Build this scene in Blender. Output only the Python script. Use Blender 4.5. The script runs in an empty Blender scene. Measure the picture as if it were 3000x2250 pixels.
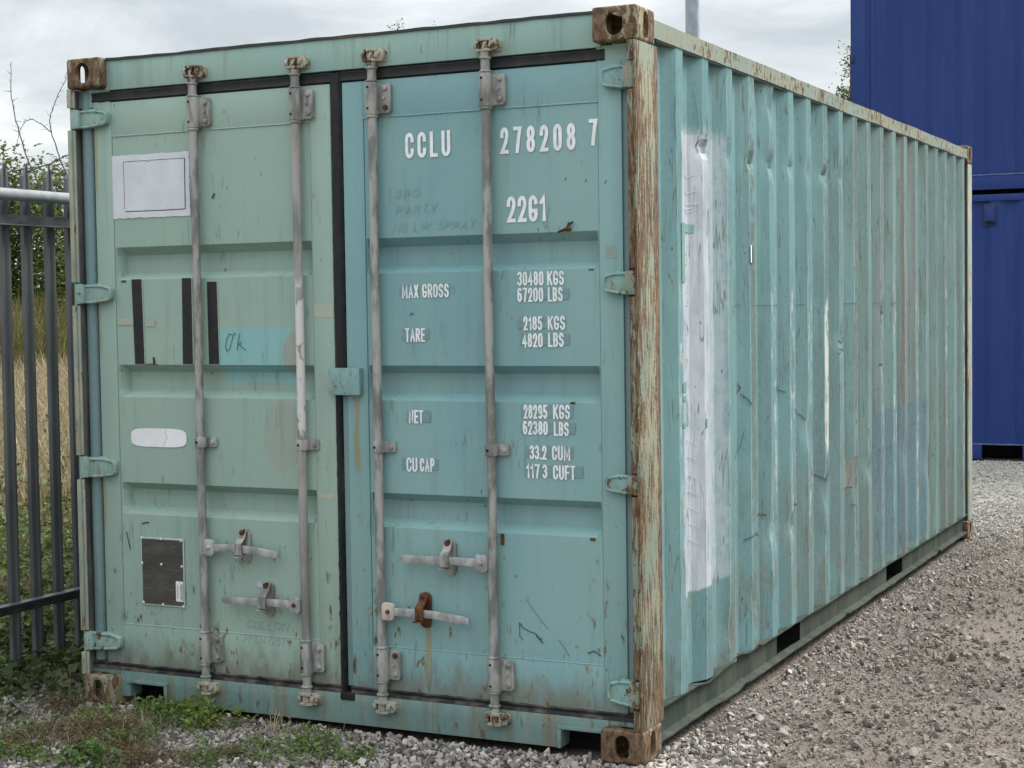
import bpy, bmesh, math, random
import numpy as np
from mathutils import Vector, Matrix, noise as mnoise

random.seed(7)
RNG = np.random.default_rng(11)
SC = bpy.context.scene
COL = SC.collection
R = math.radians

# ------------------------------------------------------------------ camera
cam = bpy.data.objects.new('camera', bpy.data.cameras.new('camera'))
COL.objects.link(cam)
cam.location = (4.49542536, -5.23886942, 1.58367434)
cam.rotation_euler = (1.52380566, 0.0144629849, 0.450492539)
cam.data.sensor_width = 36.0
cam.data.lens = 36.0 * 4862.92469 / 3000.0
cam.data.clip_start = 0.05
cam.data.clip_end = 2000.0
SC.camera = cam

# ------------------------------------------------------------------ light
SUN_EL, SUN_AZ = R(48), R(42)      # azimuth clockwise from +Y: high, to the right of the container
SC.view_settings.view_transform = 'Standard'
SC.view_settings.look = 'None'
SC.view_settings.gamma = 1.0
SC.view_settings.exposure = 0.55
world = bpy.data.worlds.new('World')
SC.world = world
world.use_nodes = True


def build_world():
    nt = world.node_tree
    nt.nodes.clear()
    N, L = nt.nodes.new, nt.links.new
    out = N('ShaderNodeOutputWorld')
    bg = N('ShaderNodeBackground')
    L(bg.outputs[0], out.inputs[0])
    bg.inputs['Strength'].default_value = 0.1
    sky = N('ShaderNodeTexSky')
    sky.sky_type = 'NISHITA'
    sky.sun_disc = False
    sky.sun_elevation = SUN_EL
    sky.sun_rotation = SUN_AZ
    tc = N('ShaderNodeTexCoord')
    sep = N('ShaderNodeSeparateXYZ')
    L(tc.outputs['Generated'], sep.inputs[0])
    mp = N('ShaderNodeMapping')
    mp.inputs['Scale'].default_value = (1.0, 1.0, 2.6)
    mp.inputs['Location'].default_value = (3.1, 0.4, 1.7)
    mp.inputs['Rotation'].default_value = (0.25, -0.2, 0)
    L(tc.outputs['Generated'], mp.inputs[0])
    n = N('ShaderNodeTexNoise')
    n.inputs['Scale'].default_value = 5.6
    n.inputs['Detail'].default_value = 6
    n.inputs['Roughness'].default_value = 0.56
    n.inputs['Distortion'].default_value = 0.35
    L(mp.outputs[0], n.inputs['Vector'])
    ramp = N('ShaderNodeValToRGB')
    e = ramp.color_ramp.elements
    e[0].position, e[0].color = 0.38, (3.8, 4.3, 4.85, 1)
    e[1].position, e[1].color = 0.64, (7.0, 7.5, 8.0, 1)
    m = ramp.color_ramp.elements.new(0.52)
    m.color = (5.3, 5.85, 6.45, 1)
    L(n.outputs['Fac'], ramp.inputs[0])
    # an overcast sky is brighter towards the zenith
    el = N('ShaderNodeMapRange')
    el.inputs['From Min'].default_value = 0.13
    el.inputs['From Max'].default_value = 0.9
    el.inputs['To Min'].default_value = 1.0
    el.inputs['To Max'].default_value = 3.0
    L(sep.outputs['Z'], el.inputs['Value'])
    mul = N('ShaderNodeMix')
    mul.data_type = 'RGBA'
    mul.blend_type = 'MULTIPLY'
    mul.inputs['Factor'].default_value = 1.0
    L(ramp.outputs[0], mul.inputs['A'])
    tint = N('ShaderNodeMix')
    tint.data_type = 'RGBA'
    tint.blend_type = 'MULTIPLY'
    tint.inputs['Factor'].default_value = 1.0
    tint.inputs['B'].default_value = (1.05, 1.0, 0.93, 1)
    L(el.outputs[0], tint.inputs['A'])
    L(tint.outputs['Result'], mul.inputs['B'])
    mix = N('ShaderNodeMix')
    mix.data_type = 'RGBA'
    mix.inputs['Factor'].default_value = 0.9
    L(sky.outputs[0], mix.inputs['A'])
    L(mul.outputs['Result'], mix.inputs['B'])
    L(mix.outputs['Result'], bg.inputs['Color'])


build_world()
sun = bpy.data.objects.new('sun', bpy.data.lights.new('sun', 'SUN'))
COL.objects.link(sun)
sun.data.energy = 3.4
sun.data.angle = R(28)
sun.data.color = (1.0, 0.97, 0.92)
sd = Vector((math.sin(SUN_AZ) * math.cos(SUN_EL), math.cos(SUN_AZ) * math.cos(SUN_EL), math.sin(SUN_EL)))
sun.rotation_euler = sd.to_track_quat('Z', 'Y').to_euler()
sun.location = sd * 30


# ------------------------------------------------------------------ node helpers
class V:
    """a shader value with arithmetic"""
    def __init__(s, g, k): s.g, s.k = g, k
    def __add__(s, o): return s.g.m('ADD', s, o)
    def __sub__(s, o): return s.g.m('SUBTRACT', s, o)
    def __rsub__(s, o): return s.g.m('SUBTRACT', o, s)
    def __mul__(s, o): return s.g.m('MULTIPLY', s, o)
    __radd__ = __add__
    __rmul__ = __mul__
    def floor(s): return s.g.m('FLOOR', s)
    def frac(s): return s.g.m('FRACT', s)
    def abs(s): return s.g.m('ABSOLUTE', s)


class G:
    """a material under construction"""
    def __init__(s, name):
        s.mat = bpy.data.materials.new(name)
        s.mat.use_nodes = True
        s.nt = s.mat.node_tree
        s.nt.nodes.clear()
        s.out = s.nt.nodes.new('ShaderNodeOutputMaterial')
        s.b = s.nt.nodes.new('ShaderNodeBsdfPrincipled')
        s.nt.links.new(s.b.outputs[0], s.out.inputs[0])
        s._tc = None

    def n(s, t, **kw):
        nd = s.nt.nodes.new(t)
        for k, v in kw.items(): setattr(nd, k, v)
        return nd

    def put(s, sock, v):
        if isinstance(v, V): s.nt.links.new(v.k, sock)
        elif isinstance(v, (tuple, list)) and len(sock.default_value) == 4 and len(v) == 3: sock.default_value = (*v, 1)
        else: sock.default_value = v

    def m(s, op, a, b=None, clamp=False):
        nd = s.n('ShaderNodeMath', operation=op, use_clamp=clamp)
        s.put(nd.inputs[0], a)
        if b is not None: s.put(nd.inputs[1], b)
        return V(s, nd.outputs[0])

    def P(s):
        if not s._tc: s._tc = s.n('ShaderNodeTexCoord')
        return V(s, s._tc.outputs['Object'])

    def xyz(s):
        nd = s.n('ShaderNodeSeparateXYZ')
        s.put(nd.inputs[0], s.P())
        return [V(s, o) for o in nd.outputs]

    def map(s, sc=(1, 1, 1), rot=(0, 0, 0), loc=(0, 0, 0)):
        nd = s.n('ShaderNodeMapping')
        s.put(nd.inputs[0], s.P())
        nd.inputs['Scale'].default_value = sc
        nd.inputs['Rotation'].default_value = rot
        nd.inputs['Location'].default_value = loc
        return V(s, nd.outputs[0])

    def noise(s, vec, scale, detail=3, rough=0.5, dist=0.0):
        nd = s.n('ShaderNodeTexNoise')
        s.put(nd.inputs['Vector'], vec)
        nd.inputs['Scale'].default_value = scale
        nd.inputs['Detail'].default_value = detail
        nd.inputs['Roughness'].default_value = rough
        nd.inputs['Distortion'].default_value = dist
        return V(s, nd.outputs['Fac'])

    def vor(s, vec, scale, feature='F1'):
        nd = s.n('ShaderNodeTexVoronoi', feature=feature)
        s.put(nd.inputs['Vector'], vec)
        nd.inputs['Scale'].default_value = scale
        return V(s, nd.outputs['Distance']), V(s, nd.outputs['Color']) if feature == 'F1' else None

    def white(s, v):
        nd = s.n('ShaderNodeTexWhiteNoise', noise_dimensions='1D')
        s.put(nd.inputs['W'], v)
        return V(s, nd.outputs['Value'])

    def sm(s, v, a, b, lo=0.0, hi=1.0):
        nd = s.n('ShaderNodeMapRange', interpolation_type='SMOOTHSTEP')
        s.put(nd.inputs['Value'], v)
        nd.inputs['From Min'].default_value = a
        nd.inputs['From Max'].default_value = b
        nd.inputs['To Min'].default_value = lo
        nd.inputs['To Max'].default_value = hi
        return V(s, nd.outputs[0])

    def mix(s, f, a, b, blend='MIX'):
        nd = s.n('ShaderNodeMix', data_type='RGBA', blend_type=blend)
        s.put(nd.inputs['Factor'], f)
        s.put(nd.inputs['A'], a)
        s.put(nd.inputs['B'], b)
        return V(s, nd.outputs['Result'])

    def box(s, u, v, u0, u1, v0, v1, e=0.004):
        """soft-edged rectangle mask"""
        a = s.sm(u, u0 - e, u0 + e) * s.sm(u, u1 - e, u1 + e, 1, 0)
        return a * (s.sm(v, v0 - e, v0 + e) * s.sm(v, v1 - e, v1 + e, 1, 0))

    def rnd(s):
        return V(s, s.n('ShaderNodeNewGeometry').outputs['Random Per Island'])

    def orand(s):
        return V(s, s.n('ShaderNodeObjectInfo').outputs['Random'])

    def ramp(s, f, cols):
        nd = s.n('ShaderNodeValToRGB')
        e = nd.color_ramp.elements
        while len(e) < len(cols): e.new(0.5)
        for i, (p, c) in enumerate(cols):
            e[i].position = p
            e[i].color = (*c, 1)
        s.put(nd.inputs[0], f)
        return V(s, nd.outputs[0])

    def done(s, col, rough=0.6, bump=None, strength=0.2, dist=0.01, metal=0.0, spec=0.5):
        s.put(s.b.inputs['Base Color'], col)
        s.put(s.b.inputs['Roughness'], rough)
        s.put(s.b.inputs['Metallic'], metal)
        s.put(s.b.inputs['Specular IOR Level'], spec)
        if bump is not None:
            nd = s.n('ShaderNodeBump')
            nd.inputs['Strength'].default_value = strength
            nd.inputs['Distance'].default_value = dist
            s.put(nd.inputs['Height'], bump)
            s.nt.links.new(nd.outputs[0], s.b.inputs['Normal'])
        return s.mat


RUST_D, RUST, RUST_Y = (0.045, 0.023, 0.014), (0.115, 0.055, 0.027), (0.24, 0.16, 0.07)


def weather(g, c, streak=0.5, rust=0.5, specks=1.0, scratch=1.0, dirt=(0.13, 0.14, 0.11)):
    """runs, rust spots, chips and scratches that sit in the paint itself"""
    fine = g.noise(g.P(), 55, 3, 0.6)
    c = g.mix(g.sm(fine, 0.3, 0.7, 0.0, 0.18), c, (0.26, 0.34, 0.32))
    st = g.noise(g.map((1, 1, 0.07)), 26, 4, 0.55)
    c = g.mix(g.sm(st, 0.5, 0.78, 0, 0.55 * streak), c, dirt)
    st2 = g.noise(g.map((1, 1, 0.05), loc=(7, 3, 1)), 17, 3, 0.5)
    c = g.mix(g.sm(st2, 0.55, 0.75, 0, 0.3 * streak), c, (0.32, 0.42, 0.41))
    r = g.noise(g.map((1, 1, 0.55), loc=(2, 9, 4)), 7.5, 4, 0.62)
    gate = g.sm(g.noise(g.map(loc=(5, 5, 5)), 2.1, 2), 0.45, 0.6)
    c = g.mix(g.sm(r, 0.655, 0.74, 0, 0.55 * rust) * gate, c, RUST_Y)
    core = g.sm(r, 0.72, 0.745) * gate
    c = g.mix(core * min(1, rust * 1.6), c, RUST)
    sp = g.noise(g.map((1, 1, 0.6), loc=(1, 2, 3)), 38, 2, 0.5)
    c = g.mix(g.sm(sp, 0.715, 0.75, 0, 0.8 * specks) * g.sm(g.noise(g.map(loc=(8, 1, 2)), 3.0, 2), 0.42, 0.62), c, (0.07, 0.06, 0.045))
    for i, (rt, sc) in enumerate((((0.5, 0.4, 0.2), (30, 30, 2.2)), ((-0.7, 0.2, 1.1), (26, 26, 1.6)))):
        v = g.noise(g.map(sc, rot=rt, loc=(i * 3.3, 1, 0)), 1.0, 2, 0.4)
        lo = 0.60 - 0.09 * max(0, scratch - 1)
        gt = g.sm(g.noise(g.map(loc=(i * 7, 4, 9)), 4.5, 2), lo, lo + 0.06)
        c = g.mix(g.sm((v - 0.5).abs(), 0.004, 0.016, 0.75 * min(1, scratch), 0) * gt, c, (0.10, 0.12, 0.11))
    return c, core, fine


def paint(name, a, b, streak=0.5, rust=0.5, specks=1.0, scratch=1.0, rough=0.5, extra=None):
    g = G(name)
    big = g.noise(g.map((1, 1, 0.6)), 1.5, 4, 0.55)
    c = g.mix(g.sm(big, 0.34, 0.66), a, b)
    if extra: c = extra(g, c)
    c, core, fine = weather(g, c, streak, rust, specks, scratch)
    mid = g.noise(g.P(), 5.0, 3, 0.5)
    return g.done(c, g.sm(mid, 0.3, 0.7, rough - 0.08, rough + 0.12) + core * 0.3, fine + core * -0.8 + mid * 4.0, 0.12, 0.004, spec=0.12 if extra is side_extra else 0.28)


def peeling(name, amount, stretch, scale, cream=(0.36, 0.36, 0.25), green=(0.25, 0.33, 0.26)):
    """old paint flaking off rusted steel"""
    g = G(name)
    base = g.mix(g.sm(g.noise(g.P(), 6, 3), 0.38, 0.6), cream, green)
    base = g.mix(g.sm(g.noise(g.map((1, 1, stretch * 0.6), loc=(3, 1, 7)), scale * 1.7, 4), 0.45, 0.75, 0, 0.6), base, (0.24, 0.17, 0.09))
    v = g.noise(g.map((1, 1, stretch)), scale, 6, 0.62, 0.3)
    v = v + (g.noise(g.map((1, 1, 0.5), loc=(4, 4, 4)), 5.0, 3) - 0.5) * 0.55
    if name == 'flaking post paint':
        yy = g.xyz()[1]
        v = v + g.sm(yy, 0.155, 0.185, 0, 0.17) - g.sm(yy, 0.02, 0.05, 0, 0.07) + g.sm(g.xyz()[2], 1.0, 1.5, 0, 0.03)
    v = v + (g.noise(g.map((1, 1, stretch * 2.5), loc=(1, 9, 3)), scale * 3.1, 4, 0.65) - 0.5) * 0.4
    mask = g.sm(v, 1 - amount - 0.012, 1 - amount + 0.012)
    edge = g.sm((v - (1 - amount)).abs(), 0.0, 0.035, 0.65, 0)
    rc = g.ramp(g.noise(g.map((1, 1, stretch * 1.5)), scale * 1.3, 4, 0.6), [(0.3, (0.05, 0.03, 0.02)), (0.43, (0.095, 0.06, 0.039)), (0.54, (0.15, 0.10, 0.062)), (0.68, (0.22, 0.165, 0.105))])
    c = g.mix(edge, base, (0.17, 0.10, 0.05))
    c = g.mix(mask, c, rc)
    rgh = g.noise(g.P(), 90, 3, 0.6)
    return g.done(c, mask * 0.3 + 0.55, mask * -1.0 + rgh * 0.35, 0.55, 0.004, spec=0.15)


def plain(name, a, b, scale=20, stretch=1.0, rough=0.6, bump=0.25, metal=0.0, spec=0.5, lo=0.35, hi=0.65):
    g = G(name)
    n = g.noise(g.map((1, 1, stretch)), scale, 5, 0.6)
    return g.done(g.mix(g.sm(n, lo, hi), a, b), g.sm(n, 0.3, 0.7, rough - 0.07, rough + 0.1), n, bump, 0.004, metal, spec)


M = {}


def side_extra(g, c):
    x, y, z = g.xyz()
    t = (y - 0.402) * (1 / 0.2815)
    k = t.floor()
    f = t.frac()
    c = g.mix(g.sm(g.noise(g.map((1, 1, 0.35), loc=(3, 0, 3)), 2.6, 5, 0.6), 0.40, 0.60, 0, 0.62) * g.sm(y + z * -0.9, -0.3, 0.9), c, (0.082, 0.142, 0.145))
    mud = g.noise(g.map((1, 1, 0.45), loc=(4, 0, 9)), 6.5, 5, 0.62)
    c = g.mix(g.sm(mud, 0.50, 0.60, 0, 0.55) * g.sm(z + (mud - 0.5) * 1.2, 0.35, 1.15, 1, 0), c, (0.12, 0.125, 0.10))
    # greener, dustier towards the far end; wall weathered from y = 2.6 on
    far = g.sm(y + (g.noise(g.P(), 2, 3) - 0.5) * 1.6, 2.2, 3.4)
    c = g.mix(far * 0.5, c, (0.17, 0.24, 0.215))
    dark = g.noise(g.map((1, 1.0, 0.04), loc=(0, 2, 0)), 15, 5, 0.6)
    c = g.mix(g.sm(dark, 0.46, 0.62, 0, 0.8) * (far * 0.85 + 0.15), c, (0.11, 0.13, 0.11))
    pink = g.noise(g.map((1, 1.0, 0.03), loc=(9, 2, 0)), 9, 3, 0.6)
    c = g.mix(g.sm(pink, 0.56, 0.7, 0, 0.6) * far, c, (0.235, 0.205, 0.195))
    c = g.mix(g.sm((y - 4.05).abs(), 0.010, 0.022, 0.75, 0), c, (0.17, 0.11, 0.10))
    # bluer repaint panels
    e = (g.noise(g.P(), 14, 3) - 0.5) * 0.03
    c = g.mix(g.box(y + e, z + e * 0.5, 3.42, 4.66, 0.2, 1.0, 0.006) * 0.62, c, (0.09, 0.17, 0.21))
    c = g.mix(g.box(y, z + e, 2.74, 3.36, 0.2, 0.72, 0.03) * 0.45, c, (0.12, 0.16, 0.15))
    c = g.mix(g.box(y, z + e, 1.75, 2.32, 0.2, 0.82, 0.04) * 0.35, c, (0.15, 0.19, 0.17))
    # ribs scuffed down to grey primer along their crests
    crest = g.sm(f, 0.02, 0.06) * g.sm(f, 0.25, 0.29, 1, 0)
    scuff = g.noise(g.map((1, 1, 0.35), loc=(2, 2, 2)), 42, 5, 0.7)
    hit = None
    for q in (3, 7, 9, 11, 16, 17):
        one = g.sm((k - float(q)).abs(), 0.4, 0.6, 1.0 if q in (3, 9, 17) else 0.75, 0)
        hit = one if hit is None else hit + one
    band = g.noise(g.map((1, 1, 0.3), loc=(1, 5, 1)), 4.0, 3)
    c = g.mix(g.sm(scuff + (band - 0.5) * 0.5, 0.42, 0.52) * crest * hit * 0.9, c, (0.10, 0.125, 0.112))
    wt = g.noise(g.map((1, 1, 0.3), loc=(6, 6, 2)), 34, 5, 0.7)
    c = g.mix(g.sm((k - 7.0).abs(), 0.4, 0.6, 1, 0) * crest * g.sm(wt, 0.38, 0.46) * g.sm(z + (wt - 0.5) * 0.3, 0.85, 0.95) * g.sm(z + (wt - 0.5) * 0.3, 1.54, 1.62, 1, 0), c, (0.50, 0.50, 0.48))
    pale = g.noise(g.map((1, 1, 0.25), loc=(6, 2, 8)), 30, 5, 0.7)
    hit2 = g.sm(g.white(k + 31.0), 0.42, 0.5) * g.sm(z + (g.noise(g.P(), 1.6, 2) - 0.5) * 1.2, 0.4, 0.7) * g.sm(z, 1.5, 1.9, 1, 0)
    c = g.mix(g.sm(pale, 0.52, 0.62) * crest * hit2 * 0.8, c, (0.46, 0.47, 0.45))
    # paint rubbed pale along the folds of the ribs
    en = g.noise(g.map((1, 1, 0.22), loc=(3, 8, 1)), 36, 5, 0.7)
    fold = g.sm((f - 0.262).abs(), 0.010, 0.028, 1, 0) + g.sm((f - 0.004).abs(), 0.008, 0.022, 1, 0)
    c = g.mix(fold * g.sm(en, 0.44, 0.56, 0, 0.6), c, (0.34, 0.42, 0.42))
    c = g.mix(fold * g.sm(en, 0.62, 0.66, 0, 0.8), c, (0.07, 0.085, 0.08))
    # ragged dirt on the lowest part of some ribs
    c = g.mix(g.sm(g.noise(g.map((1, 1, 0.5)), 9, 5, 0.65), 0.52, 0.66, 0, 0.6) * g.sm(z + (g.noise(g.P(), 3, 3) - 0.5) * 0.8, 0.35, 0.75, 1, 0), c, (0.16, 0.15, 0.12))
    # broad white overpaint band with a crisp left edge and sprayed right edge
    w = (g.noise(g.P(), 12, 4) - 0.5) * 0.05
    spray = g.sm(y + w * 1.5, 0.93, 0.99, 0.8, 0) * g.sm(y, 0.45, 0.46) * g.sm(z + w, 0.50, 0.52) * g.sm(z + w, 2.20, 2.26, 1, 0)
    core = g.box(y + w * 0.35, z + w * 0.4 - (y - 0.474) * 0.02, 0.452, 0.735, 0.505, 2.205, 0.005)
    wcol = g.mix(g.sm(g.noise(g.map((1, 1, 0.4)), 18, 4), 0.4, 0.7), (0.43, 0.46, 0.505), (0.34, 0.37, 0.405))
    c = g.mix(spray * g.sm(g.noise(g.P(), 26, 4, 0.65), 0.3, 0.55, 0.55, 1.0), c, (0.36, 0.41, 0.43))
    c = g.mix(core, c, wcol)
    wear = g.sm(g.noise(g.map((1, 1, 0.3), loc=(5, 1, 5)), 40, 4, 0.7), 0.58, 0.63) * g.box(y, z, 0.655, 0.73, 0.55, 2.1, 0.02)
    c = g.mix(wear * 0.7, c, (0.25, 0.30, 0.30))
    return c


def low_grime(g, c):
    x, y, z = g.xyz()
    n = g.noise(g.map((1, 1, 0.5)), 15, 5, 0.65)
    low = g.sm(z + (n - 0.5) * 0.35, 0.14, 0.30, 1, 0)
    c = g.mix(low * 0.8, c, (0.17, 0.155, 0.12))
    sp = g.noise(g.map((1, 1, 0.45), loc=(3, 3, 3)), 30, 4, 0.6)
    c = g.mix(g.sm(sp, 0.60, 0.66, 0, 0.85) * g.sm(z + (n - 0.5) * 0.5, 0.3, 0.75, 1, 0), c, (0.20, 0.15, 0.07))
    c = g.mix(g.sm(sp, 0.665, 0.69, 0, 0.85) * g.sm(z + (n - 0.5) * 0.5, 0.4, 0.85, 1, 0), c, (0.055, 0.04, 0.025))
    return c


def sill_extra(g, c):
    x, y, z = g.xyz()
    v = g.noise(g.map((1, 1, 0.12)), 13, 5, 0.6)
    d = g.sm(z, 0.15, 0.2, 1, 0)
    c = g.mix(g.sm(v, 0.46, 0.66, 0, 0.75) * d, c, (0.19, 0.16, 0.10))
    c = g.mix(g.sm(g.noise(g.map((1, 1, 0.6), loc=(6, 1, 2)), 16, 4, 0.65), 0.60, 0.66, 0, 0.8) * d, c, (0.12, 0.07, 0.04))
    return c


def left_extra(g, c):
    x, y, z = g.xyz()
    c = low_grime(g, c)
    e = (g.noise(g.P(), 9, 3) - 0.5) * 0.02
    for z0, z1 in ((2.05, 2.32), (1.42, 1.61), (0.70, 0.91)):
        ww = (g.noise(g.map((1, 1, 0.4)), 22, 3) - 0.5) * 0.02
        c = g.mix(g.sm((x - 0.094 + ww).abs(), 0.003, 0.012, 0.7, 0) * g.box(x, z, 0.05, 0.2, z0, z1, 0.04), c, (0.30, 0.23, 0.10))
    # fresh turquoise touch-up with a rounded buff patch beside it
    c = g.mix(g.box(x, z + e, 0.668, 1.005, 1.30, 1.516, 0.002) * 0.9, c, (0.22, 0.45, 0.46))
    for cx, cz, rx, rz in ((1.012, 1.40, 0.050, 0.10), (0.955, 1.10, 0.09, 0.14)):
        dx = (x - cx) * (1 / rx)
        dz = (z - cz) * (1 / rz)
        d = dx * dx + dz * dz
        c = g.mix(g.sm(d + e * 4, 0.8, 1.15, 0.65 if cz > 1.3 else 0.42, 0), c, (0.32, 0.29, 0.24))
    return c


def right_extra(g, c):
    x, y, z = g.xyz()
    c = low_grime(g, c)
    e = (g.noise(g.P(), 16, 3) - 0.5) * 0.03
    # wiped grime below the gross weight lines
    for bx in ((1.50, 1.68, 1.375, 1.47), (1.61, 1.66, 1.45, 1.60)):
        n = g.noise(g.map((1, 1, 0.35)), 26, 3)
        c = g.mix(g.box(x + e, z + e, *bx, 0.03) * g.sm(n, 0.45, 0.6, 0, 0.6), c, (0.13, 0.23, 0.25))
    # rust tear under the rusty latch, and one below the centre lock plate
    for cx, z0, z1 in ((1.573, 0.19, 0.42), (1.288, 0.98, 1.262)):
        ww = (g.noise(g.map((1, 1, 0.4)), 22, 3) - 0.5) * 0.03
        c = g.mix(g.sm((x - cx + ww).abs(), 0.003, 0.022, 0.75, 0) * g.box(x, z, cx - 0.1, cx + 0.1, z0, z1, 0.03), c, (0.27, 0.22, 0.09))
    return c


TEAL_A, TEAL_B = (0.205, 0.335, 0.345), (0.255, 0.385, 0.375)
M['roof_edge'] = plain('dark roof lip', (0.035, 0.045, 0.045), (0.11, 0.07, 0.05), 9, 1, 0.7, 0.3, 0, 0.3, .5, .72)
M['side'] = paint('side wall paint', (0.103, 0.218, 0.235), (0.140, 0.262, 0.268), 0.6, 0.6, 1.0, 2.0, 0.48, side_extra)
M['left_door'] = paint('green faded door paint', (0.272, 0.392, 0.342), (0.310, 0.425, 0.362), 0.4, 0.35, 0.9, 0.5, 0.5, left_extra)
M['right_door'] = paint('blue green door paint', (0.172, 0.328, 0.352), (0.222, 0.372, 0.366), 0.35, 0.4, 0.9, 0.6, 0.5, right_extra)
M['teal'] = paint('teal frame paint', (0.240, 0.385, 0.352), (0.285, 0.42, 0.365), 0.7, 0.9, 1.0, 1.0, 0.55, sill_extra)
M['inner'] = paint('blue grey inner paint', (0.13, 0.22, 0.235), (0.17, 0.26, 0.27), 0.8, 0.3, 0.6, 0.3, 0.5)
M['rail'] = plain('dull olive rail paint', (0.040, 0.050, 0.042), (0.070, 0.080, 0.066), 11, .25, .85, .3, 0, .08)
M['post'] = peeling('flaking post paint', 0.515, 0.12, 80, (0.255, 0.265, 0.19), (0.19, 0.25, 0.205))
M['lip'] = peeling('flaking lip paint', 0.36, 0.13, 60, (0.38, 0.37, 0.29), (0.27, 0.33, 0.29))
M['top_rail'] = peeling('chipped rail paint', 0.42, 0.6, 34, (0.25, 0.27, 0.21), (0.21, 0.27, 0.235))
M['casting'] = peeling('rusted casting', 0.60, 0.4, 34, (0.30, 0.28, 0.18), (0.21, 0.25, 0.19))
M['casting_pale'] = peeling('pale worn casting', 0.47, 0.4, 26, (0.30, 0.26, 0.18), (0.24, 0.215, 0.155))
M['keeper'] = peeling('rusty cam metal', 0.44, 0.8, 28, (0.38, 0.35, 0.28), (0.33, 0.33, 0.29))
M['galv'] = plain('weathered galvanised rod', (0.155, 0.155, 0.143), (0.335, 0.335, 0.318), 24, 0.3, 0.55, 0.3, 0.0, .5, .38, .6)
M['galv_light'] = plain('bright galvanised steel', (0.27, 0.275, 0.275), (0.46, 0.465, 0.46), 26, 0.5, 0.42, 0.25, 0.35)
M['rust'] = plain('bare rust', RUST_D, (0.15, 0.065, 0.03), 40, 1, 0.85, 0.6, 0, 0.2)
M['gasket'] = plain('black door rubber', (0.010, 0.011, 0.013), (0.045, 0.043, 0.042), 12, 0.4, 0.6, 0.4, 0, 0.35, 0.45, 0.8)
M['gasket_dusty'] = plain('dusty black door rubber', (0.018, 0.018, 0.022), (0.12, 0.105, 0.09), 14, 2.5, 0.75, 0.5, 0, 0.3, 0.4, 0.7)
M['white'] = plain('white lettering film', (0.66, 0.70, 0.72), (0.78, 0.81, 0.82), 30, 1, 0.5, 0.05)
M['label'] = plain('white label', (0.55, 0.57, 0.62), (0.62, 0.64, 0.69), 9, 1, 0.55, 0.05)
M['oval'] = plain('bright white sticker', (0.74, 0.75, 0.78), (0.82, 0.83, 0.85), 9, 1, 0.45, 0.05)
M['black'] = plain('black tape', (0.008, 0.008, 0.010), (0.014, 0.014, 0.017), 30, 1, 0.5, 0.1)
M['film'] = plain('worn label film', (0.14, 0.245, 0.265), (0.17, 0.28, 0.295), 60, 1, 0.5, 0.1)
M['ink'] = plain('pencil grey', (0.14, 0.265, 0.285), (0.19, 0.335, 0.35), 45, 1, 0.6, 0.0)
M['ink2'] = plain('pencil grey on green', (0.20, 0.295, 0.25), (0.28, 0.38, 0.325), 45, 1, 0.6, 0.0)
M['darkink'] = plain('marker ink', (0.02, 0.03, 0.035), (0.06, 0.09, 0.10), 80, 1, 0.6, 0.0)
M['buff'] = plain('dried adhesive', (0.33, 0.38, 0.30), (0.37, 0.41, 0.33), 40, 1, 0.6, 0.1)
M['plate'] = plain('tarnished data plate', (0.075, 0.070, 0.062), (0.105, 0.098, 0.086), 8, 3, 0.45, 0.1, 0.3)
M['plate_line'] = plain('worn plate print', (0.035, 0.033, 0.03), (0.05, 0.046, 0.042), 50, 1, 0.6, 0.0)
M['rivet'] = plain('zinc rivet', (0.55, 0.56, 0.55), (0.65, 0.66, 0.65), 30, 1, 0.4, 0.1)
M['seam'] = plain('weld seam shade of paint', (0.24, 0.38, 0.36), (0.31, 0.43, 0.38), 30, 1, 0.5, 0.4)
M['under'] = plain('dark teal rail shade', (0.05, 0.085, 0.09), (0.07, 0.11, 0.115), 20, 1, 0.7, 0.1)  # darker teal that paints in shade below the top rail
M['scrape'] = plain('scraped dark paint', (0.03, 0.055, 0.055), (0.075, 0.125, 0.125), 60, 1, 0.7, 0.2, 0, .3, .4, .6)
M['groove'] = plain('dirty grey groove', (0.085, 0.09, 0.085), (0.17, 0.17, 0.152), 18, .2, .8, .3, 0, .2)
M['sill'] = paint('stained sill paint', (0.135, 0.235, 0.225), (0.175, 0.27, 0.245), 0.8, 1.0, 1.2, 1.0, 0.6, sill_extra)
M['void'] = plain('dark underside steel', (0.012, 0.012, 0.012), (0.02, 0.02, 0.02), 10, 1, 0.9, 0.1, 0, 0.1)
M['ghost'] = plain('ghost letter edge', (0.36, 0.39, 0.43), (0.48, 0.50, 0.54), 50, 1, 0.6, 0.0)
M['oldgreen'] = plain('old green paint', (0.13, 0.26, 0.24), (0.16, 0.29, 0.27), 20, 1, 0.55, 0.1)


# ------------------------------------------------------------------ mesh helpers
def tag(o, label=None, cat=None, group=None, kind=None):
    if label: o['label'] = label
    if cat: o['category'] = cat
    if group: o['group'] = group
    if kind: o['kind'] = kind
    return o


def empty(name, loc=(0, 0, 0), rz=0.0, **kw):
    o = bpy.data.objects.new(name, None)
    o.empty_display_size = 0.2
    o.location = loc
    o.rotation_euler = (0, 0, rz)
    COL.objects.link(o)
    return tag(o, **kw)


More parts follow.
